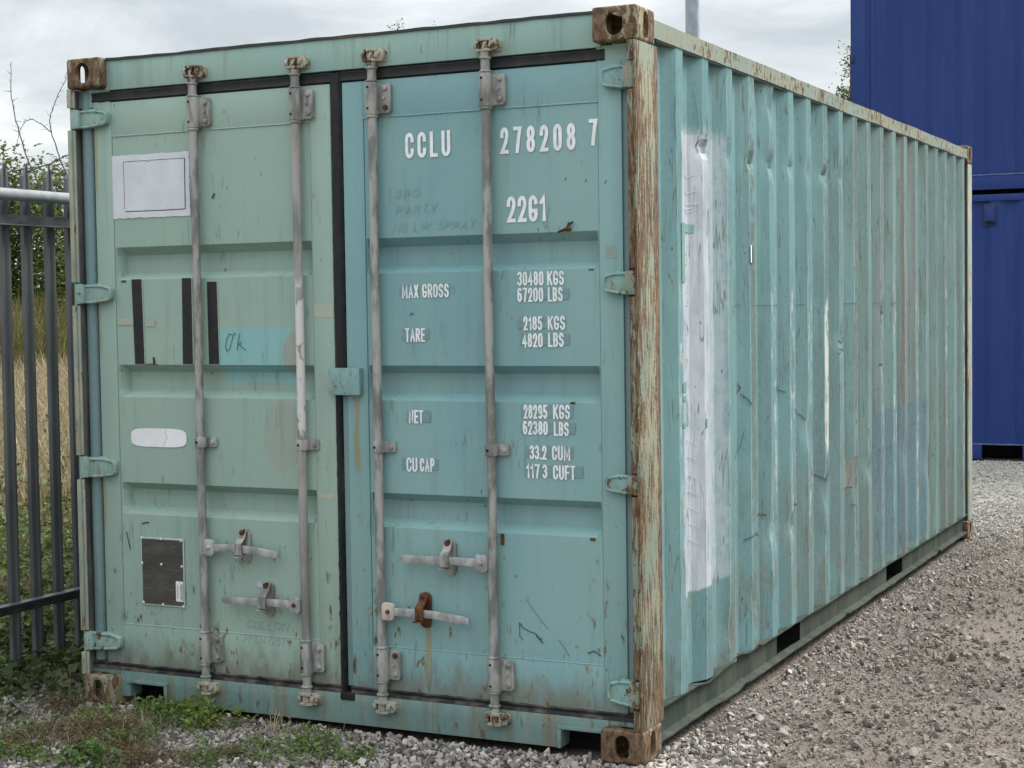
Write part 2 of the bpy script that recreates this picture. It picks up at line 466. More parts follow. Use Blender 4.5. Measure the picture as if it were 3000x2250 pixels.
class MB:
    def __init__(s): s.v, s.f = [], []

    def add(s, vs, fs):
        n = len(s.v)
        s.v += [tuple(v) for v in vs]
        s.f += [tuple(i + n for i in f) for f in fs]
        return s

    def box(s, x0, x1, y0, y1, z0, z1):
        vs = [(x, y, z) for z in (z0, z1) for y in (y0, y1) for x in (x0, x1)]
        return s.add(vs, [(0, 2, 3, 1), (4, 5, 7, 6), (0, 1, 5, 4), (2, 6, 7, 3), (0, 4, 6, 2), (1, 3, 7, 5)])

    def prism(s, pts, a0, a1, axis='y'):
        """polygon (two coordinates) extruded along axis"""
        def mk(p, a):
            return {'y': (p[0], a, p[1]), 'x': (a, p[0], p[1]), 'z': (p[0], p[1], a)}[axis]
        n = len(pts)
        vs = [mk(p, a0) for p in pts] + [mk(p, a1) for p in pts]
        fs = [tuple(range(n)), tuple(reversed(range(n, 2 * n)))]
        fs += [(i, i + n, (i + 1) % n + n, (i + 1) % n) for i in range(n)]
        return s.add(vs, fs)

    def tube(s, pts, r, n=10, cap=True, closed=False):
        pts = [Vector(p) for p in pts]
        m = len(pts)
        rs = r if isinstance(r, (list, tuple)) else [r] * m
        vs, fs = [], []
        ref = None
        for i, p in enumerate(pts):
            if closed: d = pts[(i + 1) % m] - pts[i - 1]
            else: d = pts[min(i + 1, m - 1)] - pts[max(i - 1, 0)]
            d.normalize()
            if ref is None:
                ref = Vector((0, 0, 1)) if abs(d.z) < 0.8 else Vector((1, 0, 0))
            u = d.cross(ref).normalized()
            w = u.cross(d).normalized()
            ref = w
            for k in range(n):
                a = 2 * math.pi * k / n
                vs.append(p + (u * math.cos(a) + w * math.sin(a)) * rs[i])
        for i in range(m if closed else m - 1):
            j = (i + 1) % m
            for k in range(n):
                l = (k + 1) % n
                fs.append((i * n + k, i * n + l, j * n + l, j * n + k))
        if cap and not closed:
            fs.append(tuple(reversed(range(n))))
            fs.append(tuple(range((m - 1) * n, m * n)))
        return s.add(vs, fs)

    def cyl(s, a, b, r, n=16): return s.tube([a, b], r, n)

    def build(s, name, mat, parent=None, bevel=0.0, seg=2, angle=35, label=None):
        me = bpy.data.meshes.new(name)
        me.from_pydata(s.v, [], s.f)
        bm = bmesh.new()
        bm.from_mesh(me)
        bmesh.ops.recalc_face_normals(bm, faces=bm.faces)
        if bevel:
            es = [e for e in bm.edges if len(e.link_faces) == 2 and e.calc_face_angle(0) > R(30)]
            bmesh.ops.bevel(bm, geom=es, offset=bevel, segments=seg, affect='EDGES', clamp_overlap=True, profile=0.6)
        bm.to_mesh(me)
        bm.free()
        return finish(me, name, mat, parent, angle, label)


def finish(me, name, mat, parent=None, angle=35, label=None):
    me.shade_smooth()
    me.set_sharp_from_angle(angle=R(angle))
    me.materials.append(mat)
    o = bpy.data.objects.new(name, me)
    COL.objects.link(o)
    if parent: o.parent = parent
    if label: o['label'] = label
    return o


def np_mesh(name, verts, faces, mat, smooth=False):
    """fast mesh from arrays; faces is (M, k)"""
    me = bpy.data.meshes.new(name)
    verts = np.asarray(verts, np.float32)
    faces = np.asarray(faces, np.int32)
    k = faces.shape[1]
    me.vertices.add(len(verts))
    me.vertices.foreach_set('co', verts.ravel())
    me.loops.add(faces.size)
    me.loops.foreach_set('vertex_index', faces.ravel())
    me.polygons.add(len(faces))
    me.polygons.foreach_set('loop_start', np.arange(0, faces.size, k, dtype=np.int32))
    me.polygons.foreach_set('use_smooth', np.full(len(faces), smooth))
    me.update(calc_edges=True)
    me.validate()
    me.materials.append(mat)
    o = bpy.data.objects.new(name, me)
    COL.objects.link(o)
    return o


def nz(x, y, z): return mnoise.noise(Vector((x, y, z)))


def dup(o, parent=None, loc=None):
    c = o.copy()
    COL.objects.link(c)
    if parent: c.parent = parent
    if loc: c.location = loc
    return c


# ------------------------------------------------------------------ ground
def ground_z(x, y):
    h = 0.0
    if x < -0.9: h += min((-0.9 - x), 14) * 0.085
    return h


def build_ground():
    def axis(lo, hi, fine0, fine1, step):
        far = [fine0 - d for d in (300, 120, 60, 30, 15, 8, 4, 2, 1)]
        mid = list(np.arange(fine0, fine1 + 1e-6, step))
        return far + mid + [fine1 + d for d in (1, 2, 4, 8, 15, 30, 60, 120, 300)]
    xs = axis(0, 0, -15, 8, 0.35)
    ys = axis(0, 0, -3, 20, 0.35)
    vs = np.array([(x, y, ground_z(x, y) + (0.012 * nz(x * 0.9, y * 0.9, 0) - 0.012 if -20 < x < 10 else -0.01)) for y in ys for x in xs])
    nx = len(xs)
    fs = [(j * nx + i, j * nx + i + 1, (j + 1) * nx + i + 1, (j + 1) * nx + i) for j in range(len(ys) - 1) for i in range(nx - 1)]
    g = G('gravel and dirt ground')
    P = g.P()
    x, y, z = g.xyz()
    big = g.noise(P, 0.9, 5, 0.6)
    dirt = g.mix(g.sm(big, 0.38, 0.62), (0.135, 0.106, 0.083), (0.205, 0.162, 0.127))
    d1, c1 = g.vor(P, 42)
    d2, c2 = g.vor(P, 95)
    stone = g.ramp(g.noise(P, 70, 3, 0.6), [(0.3, (0.085, 0.08, 0.076)), (0.5, (0.175, 0.163, 0.15)), (0.7, (0.32, 0.30, 0.275))])
    c = g.mix(g.sm(g.noise(P, 16, 5, 0.7), 0.42, 0.58, 0.15, 0.75), dirt, stone)
    # dry pale limestone dressing past the end of the container, brown traffic dirt nearer
    pale = g.sm(y + (big - 0.5) * 4.0, 5.6, 8.5)
    c = g.mix(pale * 0.75, c, g.ramp(g.noise(P, 22, 4, 0.65), [(0.3, (0.30, 0.28, 0.25)), (0.55, (0.52, 0.49, 0.44)), (0.75, (0.60, 0.58, 0.54))]))
    damp = g.noise(g.map((1, .6, 1), loc=(2, 7, 0)), 1.7, 5, 0.62)
    c = g.mix(g.sm(damp, 0.5, 0.62, 0, 0.5) * g.sm(y, 4.5, 7.5, 1, 0), c, (0.085, 0.072, 0.062))
    c = g.mix(g.sm(damp, 0.44, 0.34, 0, 0.45) if False else g.sm(damp, 0.34, 0.44, 0.45, 0), c, (0.25, 0.215, 0.175))
    soil = g.sm(x + (big - 0.5) * 1.0, -0.85, -0.45, 1, 0) * g.sm(y + (big - 0.5), -0.45, -0.05)
    c = g.mix(soil, c, g.ramp(g.noise(P, 12, 5, 0.7), [(0.3, (0.03, 0.025, 0.015)), (0.55, (0.085, 0.065, 0.04)), (0.75, (0.15, 0.12, 0.08))]))
    hgt = g.noise(P, 38, 5, 0.7) + d1 * -0.6 + d2 * -0.35
    m = g.done(c, 0.9, hgt, 0.9, 0.018, spec=0.2)
    o = np_mesh('gravel_yard', vs, fs, m, True)
    tag(o, kind='structure')


build_ground()


def stone_templates(k, seed):
    rnd = random.Random(seed)
    out = []
    for _ in range(k):
        bm = bmesh.new()
        for _ in range(13):
            v = Vector((rnd.gauss(0, 1), rnd.gauss(0, 1), rnd.gauss(0, 1))).normalized() * rnd.uniform(0.75, 1.1)
            bm.verts.new((v.x, v.y * rnd.uniform(0.7, 1), v.z * 0.75))
        r = bmesh.ops.convex_hull(bm, input=bm.verts)
        bmesh.ops.delete(bm, geom=[e for e in r['geom_interior'] if isinstance(e, bmesh.types.BMVert)], context='VERTS')
        bmesh.ops.triangulate(bm, faces=bm.faces)
        bm.verts.index_update()
        out.append((np.array([v.co[:] for v in bm.verts]), np.array([[v.index for v in f.verts] for f in bm.faces])))
        bm.free()
    return out


def rot_mats(n):
    q = RNG.normal(size=(n, 4))
    q /= np.linalg.norm(q, axis=1)[:, None]
    w, x, y, z = q.T
    return np.stack([np.stack([1 - 2 * (y * y + z * z), 2 * (x * y - z * w), 2 * (x * z + y * w)], -1),
                     np.stack([2 * (x * y + z * w), 1 - 2 * (x * x + z * z), 2 * (y * z - x * w)], -1),
                     np.stack([2 * (x * z - y * w), 2 * (y * z + x * w), 1 - 2 * (x * x + y * y)], -1)], 1)


def under_container(x, y, pad=0.0):
    return (x > 0.02 + pad) & (x < 2.425 - pad) & (y > 0.04 + pad) & (y < 5.9) & ~((x > 2.43) & (y < .2))


def in_view(x, y, margin):
    c, s = math.cos(0.4505), math.sin(0.4505)
    dx, dy = x - 4.495, y + 5.239
    f = -s * dx + c * dy
    r = c * dx + s * dy
    out = np.maximum(np.abs(r) - f * 0.3085 - margin, (5.4 - f) * 1.3)
    return RNG.uniform(0, 1, len(x)) > out / 1.8      # thins out to bare dirt


def scatter_gravel():
    T = stone_templates(14, 5)
    V_, F_ = [], []
    base = 0
    lots = []
    # (count, x range, y range, min size, max size, density clumping)
    def lot(n, x0, x1, y0, y1, s0, s1, clump):
        x = RNG.uniform(x0, x1, n)
        y = RNG.uniform(y0, y1, n)
        keep = in_view(x, y, 0.3) & ~under_container(x, y)
        if clump:
            cn = np.array([nz(a * 1.4, b * 1.4, clump) + 0.6 * nz(a * 4, b * 4, clump) for a, b in zip(x, y)])
            edge = np.exp(-np.abs(x - 2.55) * 3.5)      # loose stones gather along the container
            keep &= (cn + edge * 1.1 > RNG.uniform(-0.55, 0.5, n))
        x, y = x[keep], y[keep]
        s = s0 * (s1 / s0) ** (RNG.uniform(0, 1, len(x)) ** 1.6)
        lots.append((x, y, s))
    lot(25000, -0.9, 2.8, -2.1, 0.5, 0.008, 0.020, 0)         # crushed stone in front of the doors
    lot(11000, -0.9, 2.8, -2.1, 0.5, 0.004, 0.010, 0)
    lot(46000, 2.35, 6.0, -0.8, 4.0, 0.0035, 0.010, 3.3)       # yard beside the long wall
    lot(1500, 2.40, 6.0, -0.8, 4.0, 0.010, 0.019, 5.1)
    lot(30000, 2.2, 6.0, 4.0, 8.0, 0.0045, 0.012, 7.7)
    lot(1000, 2.2, 6.0, 4.0, 8.0, 0.011, 0.021, 9.0)
    lot(1700, 2.42, 4.4, -0.6, 3.6, 0.011, 0.023, 12.7)
    lot(260, 2.5, 5.0, -0.6, 5.0, 0.018, 0.030, 0)
    lot(14000, 0.5, 6.0, 6.0, 11.4, 0.009, 0.020, 0)
    lot(5000, -1.3, 0.2, -1.2, 0.5, 0.008, 0.02, 0)
    lot(1500, -1.3, 0.0, 0.2, 3.5, 0.008, 0.02, 0)
    for x, y, s in lots:
        tid = RNG.integers(0, len(T), len(x))
        for k, (tv, tf) in enumerate(T):
            i = np.where(tid == k)[0]
            if not len(i): continue
            sc = s[i][:, None] * RNG.uniform(0.75, 1.25, (len(i), 3))
            vv = np.einsum('nij,vj->nvi', rot_mats(len(i)), tv) * sc[:, None, :]
            gz = np.array([ground_z(a, b) for a, b in zip(x[i], y[i])])
            vv += np.stack([x[i], y[i], gz + s[i] * RNG.uniform(-0.15, 0.5, len(i)) - 0.006], -1)[:, None, :]
            V_.append(vv.reshape(-1, 3))
            F_.append((tf[None] + (np.arange(len(i)) * len(tv))[:, None, None] + base).reshape(-1, 3))
            base += len(i) * len(tv)
    g = G('crushed limestone')
    r = g.rnd()
    x, y, z = g.xyz()
    c = g.ramp(r, [(0.0, (0.085, 0.08, 0.077)), (0.25, (0.19, 0.172, 0.16)), (0.6, (0.335, 0.302, 0.277)), (0.85, (0.41, 0.375, 0.34)), (1.0, (0.52, 0.48, 0.44))])
    n = g.noise(g.P(), 1.1, 4, 0.6)
    # stones lie dusted with the brown fines of the wheel track
    dust = g.sm(n, 0.34, 0.58, 0.35, 1.0) * g.sm(x, 2.5, 2.9) * g.sm(y + (n - 0.5) * 4, 5.6, 8.0, 1, 0.2)
    c = g.mix(dust * 0.65, c, g.mix(g.sm(g.noise(g.P(), 2.3, 4, .6), .42, .58), (0.135, 0.115, 0.098), (0.195, 0.155, 0.122)))
    pale = g.sm(y + (n - 0.5) * 4.0, 5.6, 8.5)
    c = g.mix(pale * 0.5, c, (0.56, 0.54, 0.50))
    c = g.mix(g.sm(g.noise(g.P(), 160, 3, 0.6), 0.4, 0.7, 0, 0.35), c, (0.16, 0.15, 0.14))
    m = g.done(c, 0.85, g.noise(g.P(), 220, 2), 0.3, 0.002, spec=0.25)
    o = np_mesh('gravel', np.concatenate(V_), np.concatenate(F_), m)
    tag(o, 'loose grey crushed limestone lying over the yard', kind='stuff')


scatter_gravel()

# ------------------------------------------------------------------ green container
W, L, H = 2.438, 6.058, 2.591
box_root = empty('shipping_container', label='weathered teal shipping container with rusty corner posts and closed double doors', cat='shipping container')


def corner_casting_mesh(front_hole, side_hole):
    """fitting for x=0..0.162 (side hole at x=0), y=0..0.178, z=0..0.118, hole centres on each face"""
    a = MB().box(0, .162, 0, .178, 0, .118)
    body = a.build('t', M['casting'], None, 0.012, 3)
    cut = [MB().box(.016, .146, .016, .162, .016, .102).build('t', M['casting'])]

    def slot(cx, cz, w, h, axis, a0, a1):
        pts = []
        r = w / 2
        for k in range(9):
            t = math.pi * k / 8
            pts.append((cx + r * math.cos(t), cz + h / 2 - r + r * math.sin(t)))
        for k in range(9):
            t = math.pi + math.pi * k / 8
            pts.append((cx + r * math.cos(t), cz - h / 2 + r + r * math.sin(t)))
        return MB().prism(pts, a0, a1, axis).build('t', M['casting'])
    cut.append(slot(.081, .059, front_hole[0], front_hole[1], 'y', -.03, .03))
    cut.append(slot(.090, .059, side_hole[0], side_hole[1], 'x', -.03, .03))
    cut.append(slot(.081, .089, .06, .11, 'z', .09, .14))
    cut.append(slot(.081, .089, .06, .11, 'z', -.03, .03))
    for c in cut:
        md = body.modifiers.new('b', 'BOOLEAN')
        md.operation = 'DIFFERENCE'
        md.solver = 'EXACT'
        md.object = c
    dg = bpy.context.evaluated_depsgraph_get()
    dg.update()
    me = bpy.data.meshes.new_from_object(body.evaluated_get(dg))
    for c in cut + [body]:
        bpy.data.objects.remove(c)
    me.name = 'corner_casting'
    return me


def place_casting(src, name, mat, parent, x, y, z, mx=False, my=False, mz=False):
    me = src.copy()
    sx, sy, sz = (-1 if mx else 1), (-1 if my else 1), (-1 if mz else 1)
    me.transform(Matrix.Diagonal((sx, sy, sz, 1)))
    me.transform(Matrix.Translation((x, y, z)))
    if sx * sy * sz < 0: me.flip_normals()
    me.materials.clear()
    return finish(me, name, mat, parent, 40)


CAST_U = corner_casting_mesh((.066, .082), (.044, .092))
CAST_L = corner_casting_mesh((.054, .086), (.046, .092))
for (x, mx) in ((0, False), (W, True)):
    for (y, my) in ((0, False), (L, True)):
        place_casting(CAST_L, 'corner_casting', M['casting_pale'] if x == 0 and y == 0 else M['casting'], box_root, x, y, 0, mx, my, False)
        place_casting(CAST_U, 'corner_casting', M['casting'], box_root, x, y, H, mx, my, True)

HINGE_Z_L = [(2.315, 2.392), (1.616, 1.697), (0.915, 1.002), (0.214, 0.290)]
HINGE_Z_R = [(2.314, 2.400), (1.615, 1.699), (0.932, 1.002), (0.195, 0.292)]


def front_posts():
    # left post: side plate, folded front lip in lengths between the hinge lugs, inner channel
    MB().box(0.003, 0.011, 0.012, 0.205, 0.118, H - 0.118).build('corner_post', M['lip'], box_root, 0.003)
    MB().box(0.0115, 0.0135, 0.013, 0.115, 0.12, H - 0.12).build('post_lining', M['groove'], box_root)  # thin grey sheet colouring the inside of the post plate
    zs = [0.118] + [z for h in sorted(HINGE_Z_L) for z in (h[0] - .006, h[1] + .006)] + [H - 0.118]
    for a, b in zip(zs[0::2], zs[1::2]):
        lip = MB()
        lip.box(0.0, 0.0185, -0.001, 0.011, a, b)
        lip.tube([(0.018, 0.018, a), (0.018, 0.018, b)], 0.0075, 10)
        lip.build('post_lip', M['lip'], box_root, 0.003)
    inn = MB()
    inn.box(0.012, 0.085, 0.115, 0.125, 0.118, H - 0.118)
    inn.tube([(0.047, 0.076, 0.17), (0.047, 0.076, H - 0.13)], 0.029, 18)
    inn.build('post_channel', M['inner'], box_root, 0.002)
    # right post
    xr = W
    side = MB()
    side.box(xr - 0.012, xr - 0.003, 0.010, 0.206, 0.118, H - 0.118)
    side.build('corner_post', M['post'], box_root, 0.003)
    zs = [0.118] + [z for h in sorted(HINGE_Z_R) for z in (h[0] - .006, h[1] + .006)] + [H - 0.118]
    for a, b in zip(zs[0::2], zs[1::2]):
        lip = MB()
        lip.box(xr - 0.036, xr - 0.0135, 0.002, 0.014, a, b)
        lip.tube([(xr - 0.024, 0.018, a), (xr - 0.024, 0.018, b)], 0.0145, 10)
        lip.build('post_lip', M['post'], box_root, 0.003)
    MB().box(xr - 0.0130, xr - 0.004, -0.001, 0.0095, 0.118, H - 0.118).build('post_edge', M['post'], box_root, 0.003)
    inn = MB()
    inn.box(xr - 0.085, xr - 0.013, 0.100, 0.110, 0.118, H - 0.118)
    inn.build('post_channel', M['inner'], box_root, 0.002)
    # rear posts
    for x0, x1 in ((0.003, 0.012), (W - 0.012, W - 0.003)):
        MB().box(x0, x1, L - 0.135, L - 0.002, 0.118, H - 0.118).build('corner_post', M['lip'], box_root, 0.003)
    MB().box(W - 0.06, W - 0.0125, L - 0.135, L - 0.12, 0.118, H - 0.118).build('post_channel', M['rail'], box_root, 0.002)


front_posts()


def header_and_sill():
    # header: plate with a bent, uneven roof edge above it
    hd = MB()
    x0, x1 = 0.150, W - 0.150
    hd.box(x0, x1, 0.050, 0.13, 2.463, 2.580)
    hd.box(0.013, x0 + 0.02, 0.056, 0.13, 2.40, 2.470)
    hd.box(x1 - 0.02, W - 0.013, 0.056, 0.13, 2.40, 2.470)
    h = hd.build('door_header', M['teal'], box_root, 0.004)
    n = 60
    pts_t, pts_b = [], []
    for i in range(n + 1):
        x = 0.163 + (W - 0.326) * i / n
        w = 0.0035 * nz(x * 3.1, 1, 0) + 0.003 * nz(x * 11, 2, 0)
        pts_t.append((x, 2.588 + w))
        pts_b.append((x, 2.578 + 0.6 * w))
    e = MB()
    for i in range(n):
        (xa, ta), (xb, tb) = pts_t[i], pts_t[i + 1]
        ba, bb = pts_b[i][1], pts_b[i + 1][1]
        y0 = 0.044 + 0.003 * nz(xa * 9, 5, 0)
        y1 = 0.044 + 0.003 * nz(xb * 9, 5, 0)
        e.add([(xa, y0, ba), (xb, y1, bb), (xb, y1, tb), (xa, y0, ta), (xa, 0.16, ba), (xb, 0.16, bb), (xb, 0.16, tb), (xa, 0.16, ta)],
              [(0, 1, 2, 3), (3, 2, 6, 7), (0, 4, 5, 1)])
    e.build('roof_edge', M['roof_edge'], h)
    # sill with two fork pockets
    y0, y1 = 0.045, 0.12
    zt, zb = 0.137, 0.022
    s = MB()
    s.prism([(0.16, zb + .01), (0.208, zb + .012), (0.208, 0.088), (0.373, 0.089), (0.380, zb), (2.108, zb), (2.112, 0.090), (2.276, 0.090), (2.276, zb), (2.29, zb), (2.29, zt), (0.16, zt)], y0, y1)
    s.prism([(0.012, 0.1185), (W - 0.012, 0.1185), (W - 0.012, zt + .0005), (0.012, zt + .0005)], y0 + .006, y1 - .003)
    o = s.build('door_sill', M['sill'], box_root, 0.003)
    for xa, xb in ((0.208, 0.375), (2.110, 2.274)):
        r = MB()
        r.box(xa - 0.014, xb + 0.022 if xa < 1 else xb, y0 - 0.008, y0 + 0.0, 0.090, 0.104)
        if xa < 1:
            r.box(xb + 0.004, xb + 0.020, y0 - 0.008, y0, zb, 0.0895)
        else:
            r.box(xa - 0.014, xa, y0 - 0.008, y0, zb, 0.0895)
        r.build('pocket_frame', M['sill'], o, 0.002)
    MB().box(0.17, W - 0.17, 0.16, 0.20, 0.0, 0.135).build('pocket_back', M['void'], o)


header_and_sill()


def rails():
    # top side rails
    for x0, x1 in ((0.002, 0.062), (W - 0.062, W - 0.002)):
        n = 80
        mb = MB()
        for i in range(n):
            ya, yb = 0.165 + (L - 0.33) * i / n, 0.165 + (L - 0.33) * (i + 1) / n
            def ring(y):
                d = 0.0025 * nz(y * 2.2, 3, x0) + 0.0012 * nz(y * 9, 3, x0)
                return [(x0 + d, y, 2.500 + d), (x1 + d, y, 2.500 + d), (x1 + d, y, 2.562 + d), (x0 + d, y, 2.562 + d)]
            mb.add(ring(ya) + ring(yb), [(0, 4, 5, 1), (1, 5, 6, 2), (2, 6, 7, 3), (3, 7, 4, 0)])
        mb.build('top_side_rail', M['top_rail'], box_root)
        MB().box(x0 + .006, x1 - .006, 0.207, 5.925, 2.493, 2.4985).build('rail_shade_strip', M['under'], box_root)  # added dark strip: shade of the rail overhang put into colour
    # bottom side rails: channel with lips bent outwards, two fork pockets each
    for sgn, xo in ((1, W), (-1, 0.0)):
        y0, y1 = 0.15, L - 0.15
        n = 240
        ys = [y0 + (y1 - y0) * i / n for i in range(n + 1)]
        def inpk(y): return 1.655 < y < 2.025 or 3.703 < y < 4.082
        mb = MB()
        def prof(y):
            top = 0.163 + 0.004 * nz(y * 2.3, 7, 0) + 0.0025 * nz(y * 8, 7, 0)
            if sgn > 0:
                top += 0.018 * math.exp(-((y - 1.06) / 0.10) ** 2) - 0.014 * math.exp(-((y - 0.72) / 0.10) ** 2) + 0.012 * math.exp(-((y - 1.32) / .03) ** 2)
            bot = 0.045 + 0.003 * nz(y * 3.1, 9, 0) + 0.0025 * nz(y * 11, 9, 0)
            if sgn > 0: bot += -0.008 * math.exp(-((y - 0.95) / .15) ** 2) + 0.008 * math.exp(-((y - 1.14) / .04) ** 2) + .010 * math.exp(-((y - 2.75) / .03) ** 2) + .02 * math.exp(-((y - 4.95) / .04) ** 2)
            ox = 0.003 * nz(y * 5, 11, 0)
            X = lambda d: xo - sgn * d
            return [(X(0.055), y, top - 0.004), (X(0.004 + ox), y, top), (X(0.004 + ox), y, top - 0.005), (X(0.030), y, top - 0.010), (X(0.032), y, bot + 0.012), (X(0.001 + ox), y, bot + 0.004), (X(0.001 + ox), y, bot - 0.002), (X(0.055), y, bot - 0.002)]
        for i in range(n):
            a, b = prof(ys[i]), prof(ys[i + 1])
            ym = (ys[i] + ys[i + 1]) / 2
            for k in range(7):
                if k == 3 and inpk(ym): continue
                mb.add([a[k], b[k], b[k + 1], a[k + 1]], [(0, 1, 2, 3)])
        o = mb.build('bottom_side_rail', M['rail'], box_root, angle=25)
        for pa, pb in ((1.655, 2.025), (3.703, 4.082)):
            q = MB()
            xi, xj = sorted((xo - sgn * 0.033, xo - sgn * 0.30))
            q.box(xi, xj, pa - 0.006, pa, 0.03, 0.155)
            q.box(xi, xj, pb, pb + 0.006, 0.03, 0.155)
            q.box(min(xo - sgn * .30, xo - sgn * .306), max(xo - sgn * .30, xo - sgn * .306), pa, pb, 0.03, 0.155)
            q.build('fork_pocket', M['void'], o)


rails()

PITCH, Y0 = 0.2815, 0.402
DENTS = []
DVAR = (1.25, .55, 1.0, 1.1, .7, .45, .9, .65)
for i, (y, z) in enumerate(((0.72, 2.165), (1.00, 2.162), (1.283, 2.155), (1.565, 2.163), (1.846, 2.168), (2.128, 2.17), (2.409, 2.174), (2.69, 2.182))):
    DENTS.append((y, z, 0.046 + .012 * (i % 3 == 0), 0.034 + .014 * (i % 2), 0.024 * DVAR[i]))
for (y, z, ry, rz, d) in ((0.80, 0.62, .05, .16, .016), (1.13, 0.98, .10, .09, .016), (1.565, 2.42, .06, .10, .028), (1.70, 1.24, .09, .10, .014), (2.12, 1.0, .10, .12, .018), (2.69, 1.40, .08, .08, .020),
                          (3.0, 1.0, .07, .12, .022), (3.25, 0.72, .07, .08, .025), (3.55, 1.50, .05, .09, .024), (3.6, 1.23, .10, .09, .022), (1.55, 0.62, .14, .10, .016), (1.85, 0.60, .10, .08, .02),
                          (2.41, 0.68, .09, .10, .02), (2.97, 0.66, .06, .12, .02), (4.1, 0.7, .10, .16, .02), (4.66, 0.62, .09, .14, .02), (0.95, 0.30, .06, .10, .015), (1.28, 0.36, .05, .07, .014)):
    DENTS.append((y, z, ry * .8, rz * .8, d * .8))


def wall_x(y, z, dents=True):
    """depth of the right wall's face behind the outer flats"""
    yy = y
    if dents:
        k = math.floor((y - Y0) / PITCH + 0.5)
        yy = y + 0.0035 * nz(k * 3.7, z * 2.4, 1.5) + 0.0022 * nz(k * 5.1, z * 7, 4.5)
    t = (yy - Y0) % PITCH
    if yy < Y0 - 0.1415 or yy > 5.86: f = 1.0
    elif t < 0.072: f = 0.0
    elif t < 0.140: f = (t - 0.072) / 0.068
    elif t < 0.212: f = 1.0
    else: f = 1 - (t - 0.212) / 0.0695
    d = 0.007 + 0.036 * f
    if dents:
        d += 0.0012 * nz(y * 4, z * 3, 2.2) + 0.0008 * nz(y * 14, z * 9, 5)
        for (cy, cz, ry, rz, dep) in DENTS:
            a, b = (y - cy) / ry, (z - cz) / rz
            q = a * a + b * b + 0.5 * a * b
            if q < 4:
                d += dep * math.exp(-q * 1.4) * (1 - 0.7 * f)
                if cz > 2.1 and dep > 0.02 and b < 0: d += dep * 0.12 * math.exp(-a * a * 1.5 - (b / 3) ** 2) * (1 - f)
    return d


def wall_panel(name, mat, xo, sgn, dents):
    ys = [0.206]
    for k in range(-1, 21):
        b = Y0 + k * PITCH
        for off, m in ((0, 4), (0.072, 3), (0.140, 3), (0.212, 3)):
            w = (0.072, 0.068, 0.072, 0.0695)[(0, 0.072, 0.140, 0.212).index(off)]
            for i in range(m):
                y = b + off + w * i / m
                if 0.21 < y < 5.92: ys.append(y)
    ys.append(5.925)
    nz_ = 92 if dents else 4
    zs = [0.160 + 2.345 * i / nz_ for i in range(nz_ + 1)]
    vs = [(xo - sgn * wall_x(y, z, dents), y, z) for z in zs for y in ys]
    ny = len(ys)
    fs = [(j * ny + i, j * ny + i + 1, (j + 1) * ny + i + 1, (j + 1) * ny + i) for j in range(nz_) for i in range(ny - 1)]
    return MB().add(vs, fs).build(name, mat, box_root, angle=13)


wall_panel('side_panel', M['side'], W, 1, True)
wall_panel('side_panel', M['teal'], 0.0, -1, False)


def hull_rest():
    n = 40
    vs, fs = [], []
    for i in range(n + 1):
        y = 0.14 + (L - 0.2) * i / n
        z = 2.548 + 0.012 * (i % 2)
        vs += [(0.05, y, z), (W - 0.05, y, z)]
    for i in range(n): fs.append((2 * i, 2 * i + 1, 2 * i + 3, 2 * i + 2))
    MB().add(vs, fs).build('roof_panel', M['teal'], box_root, angle=10)
    mb = MB()
    vs, fs = [], []
    for i in range(41):
        x = 0.02 + (W - 0.04) * i / 40
        vs += [(x, L - 0.02 - 0.03 * (i // 2 % 2), 0.12), (x, L - 0.02 - 0.03 * (i // 2 % 2), 2.56)]
    for i in range(40): fs.append((2 * i, 2 * i + 1, 2 * i + 3, 2 * i + 2))
    mb.add(vs, fs).build('end_panel', M['teal'], box_root, angle=20)
    MB().box(0.06, W - 0.06, 0.125, L - 0.06, 0.142, 0.165).build('floor_panel', M['void'], box_root)
    for i in range(14):
        y = 0.5 + i * 0.40
        if 1.6 < y < 2.1 or 3.65 < y < 4.15: continue
        MB().box(0.06, W - 0.06, y, y + 0.04, 0.045, 0.141).build('cross_member', M['void'], box_root)
    MB().box(0.165, W - 0.165, L - 0.08, L - 0.005, 2.50, 2.582).build('end_header', M['teal'], box_root, .003)
    MB().box(0.165, W - 0.165, L - 0.08, L - 0.005, 0.02, 0.14).build('end_sill', M['teal'], box_root, .003)


hull_rest()

# ------------------------------------------------------------------ doors
RECESS = [(1.839, 1.807, 1.737, 1.7095), (1.3715, 1.342, 1.271, 1.2425), (0.900, 0.870, 0.803, 0.773)]
YP = 0.057      # face of the pressed panel
YF = 0.054      # face of the door frame


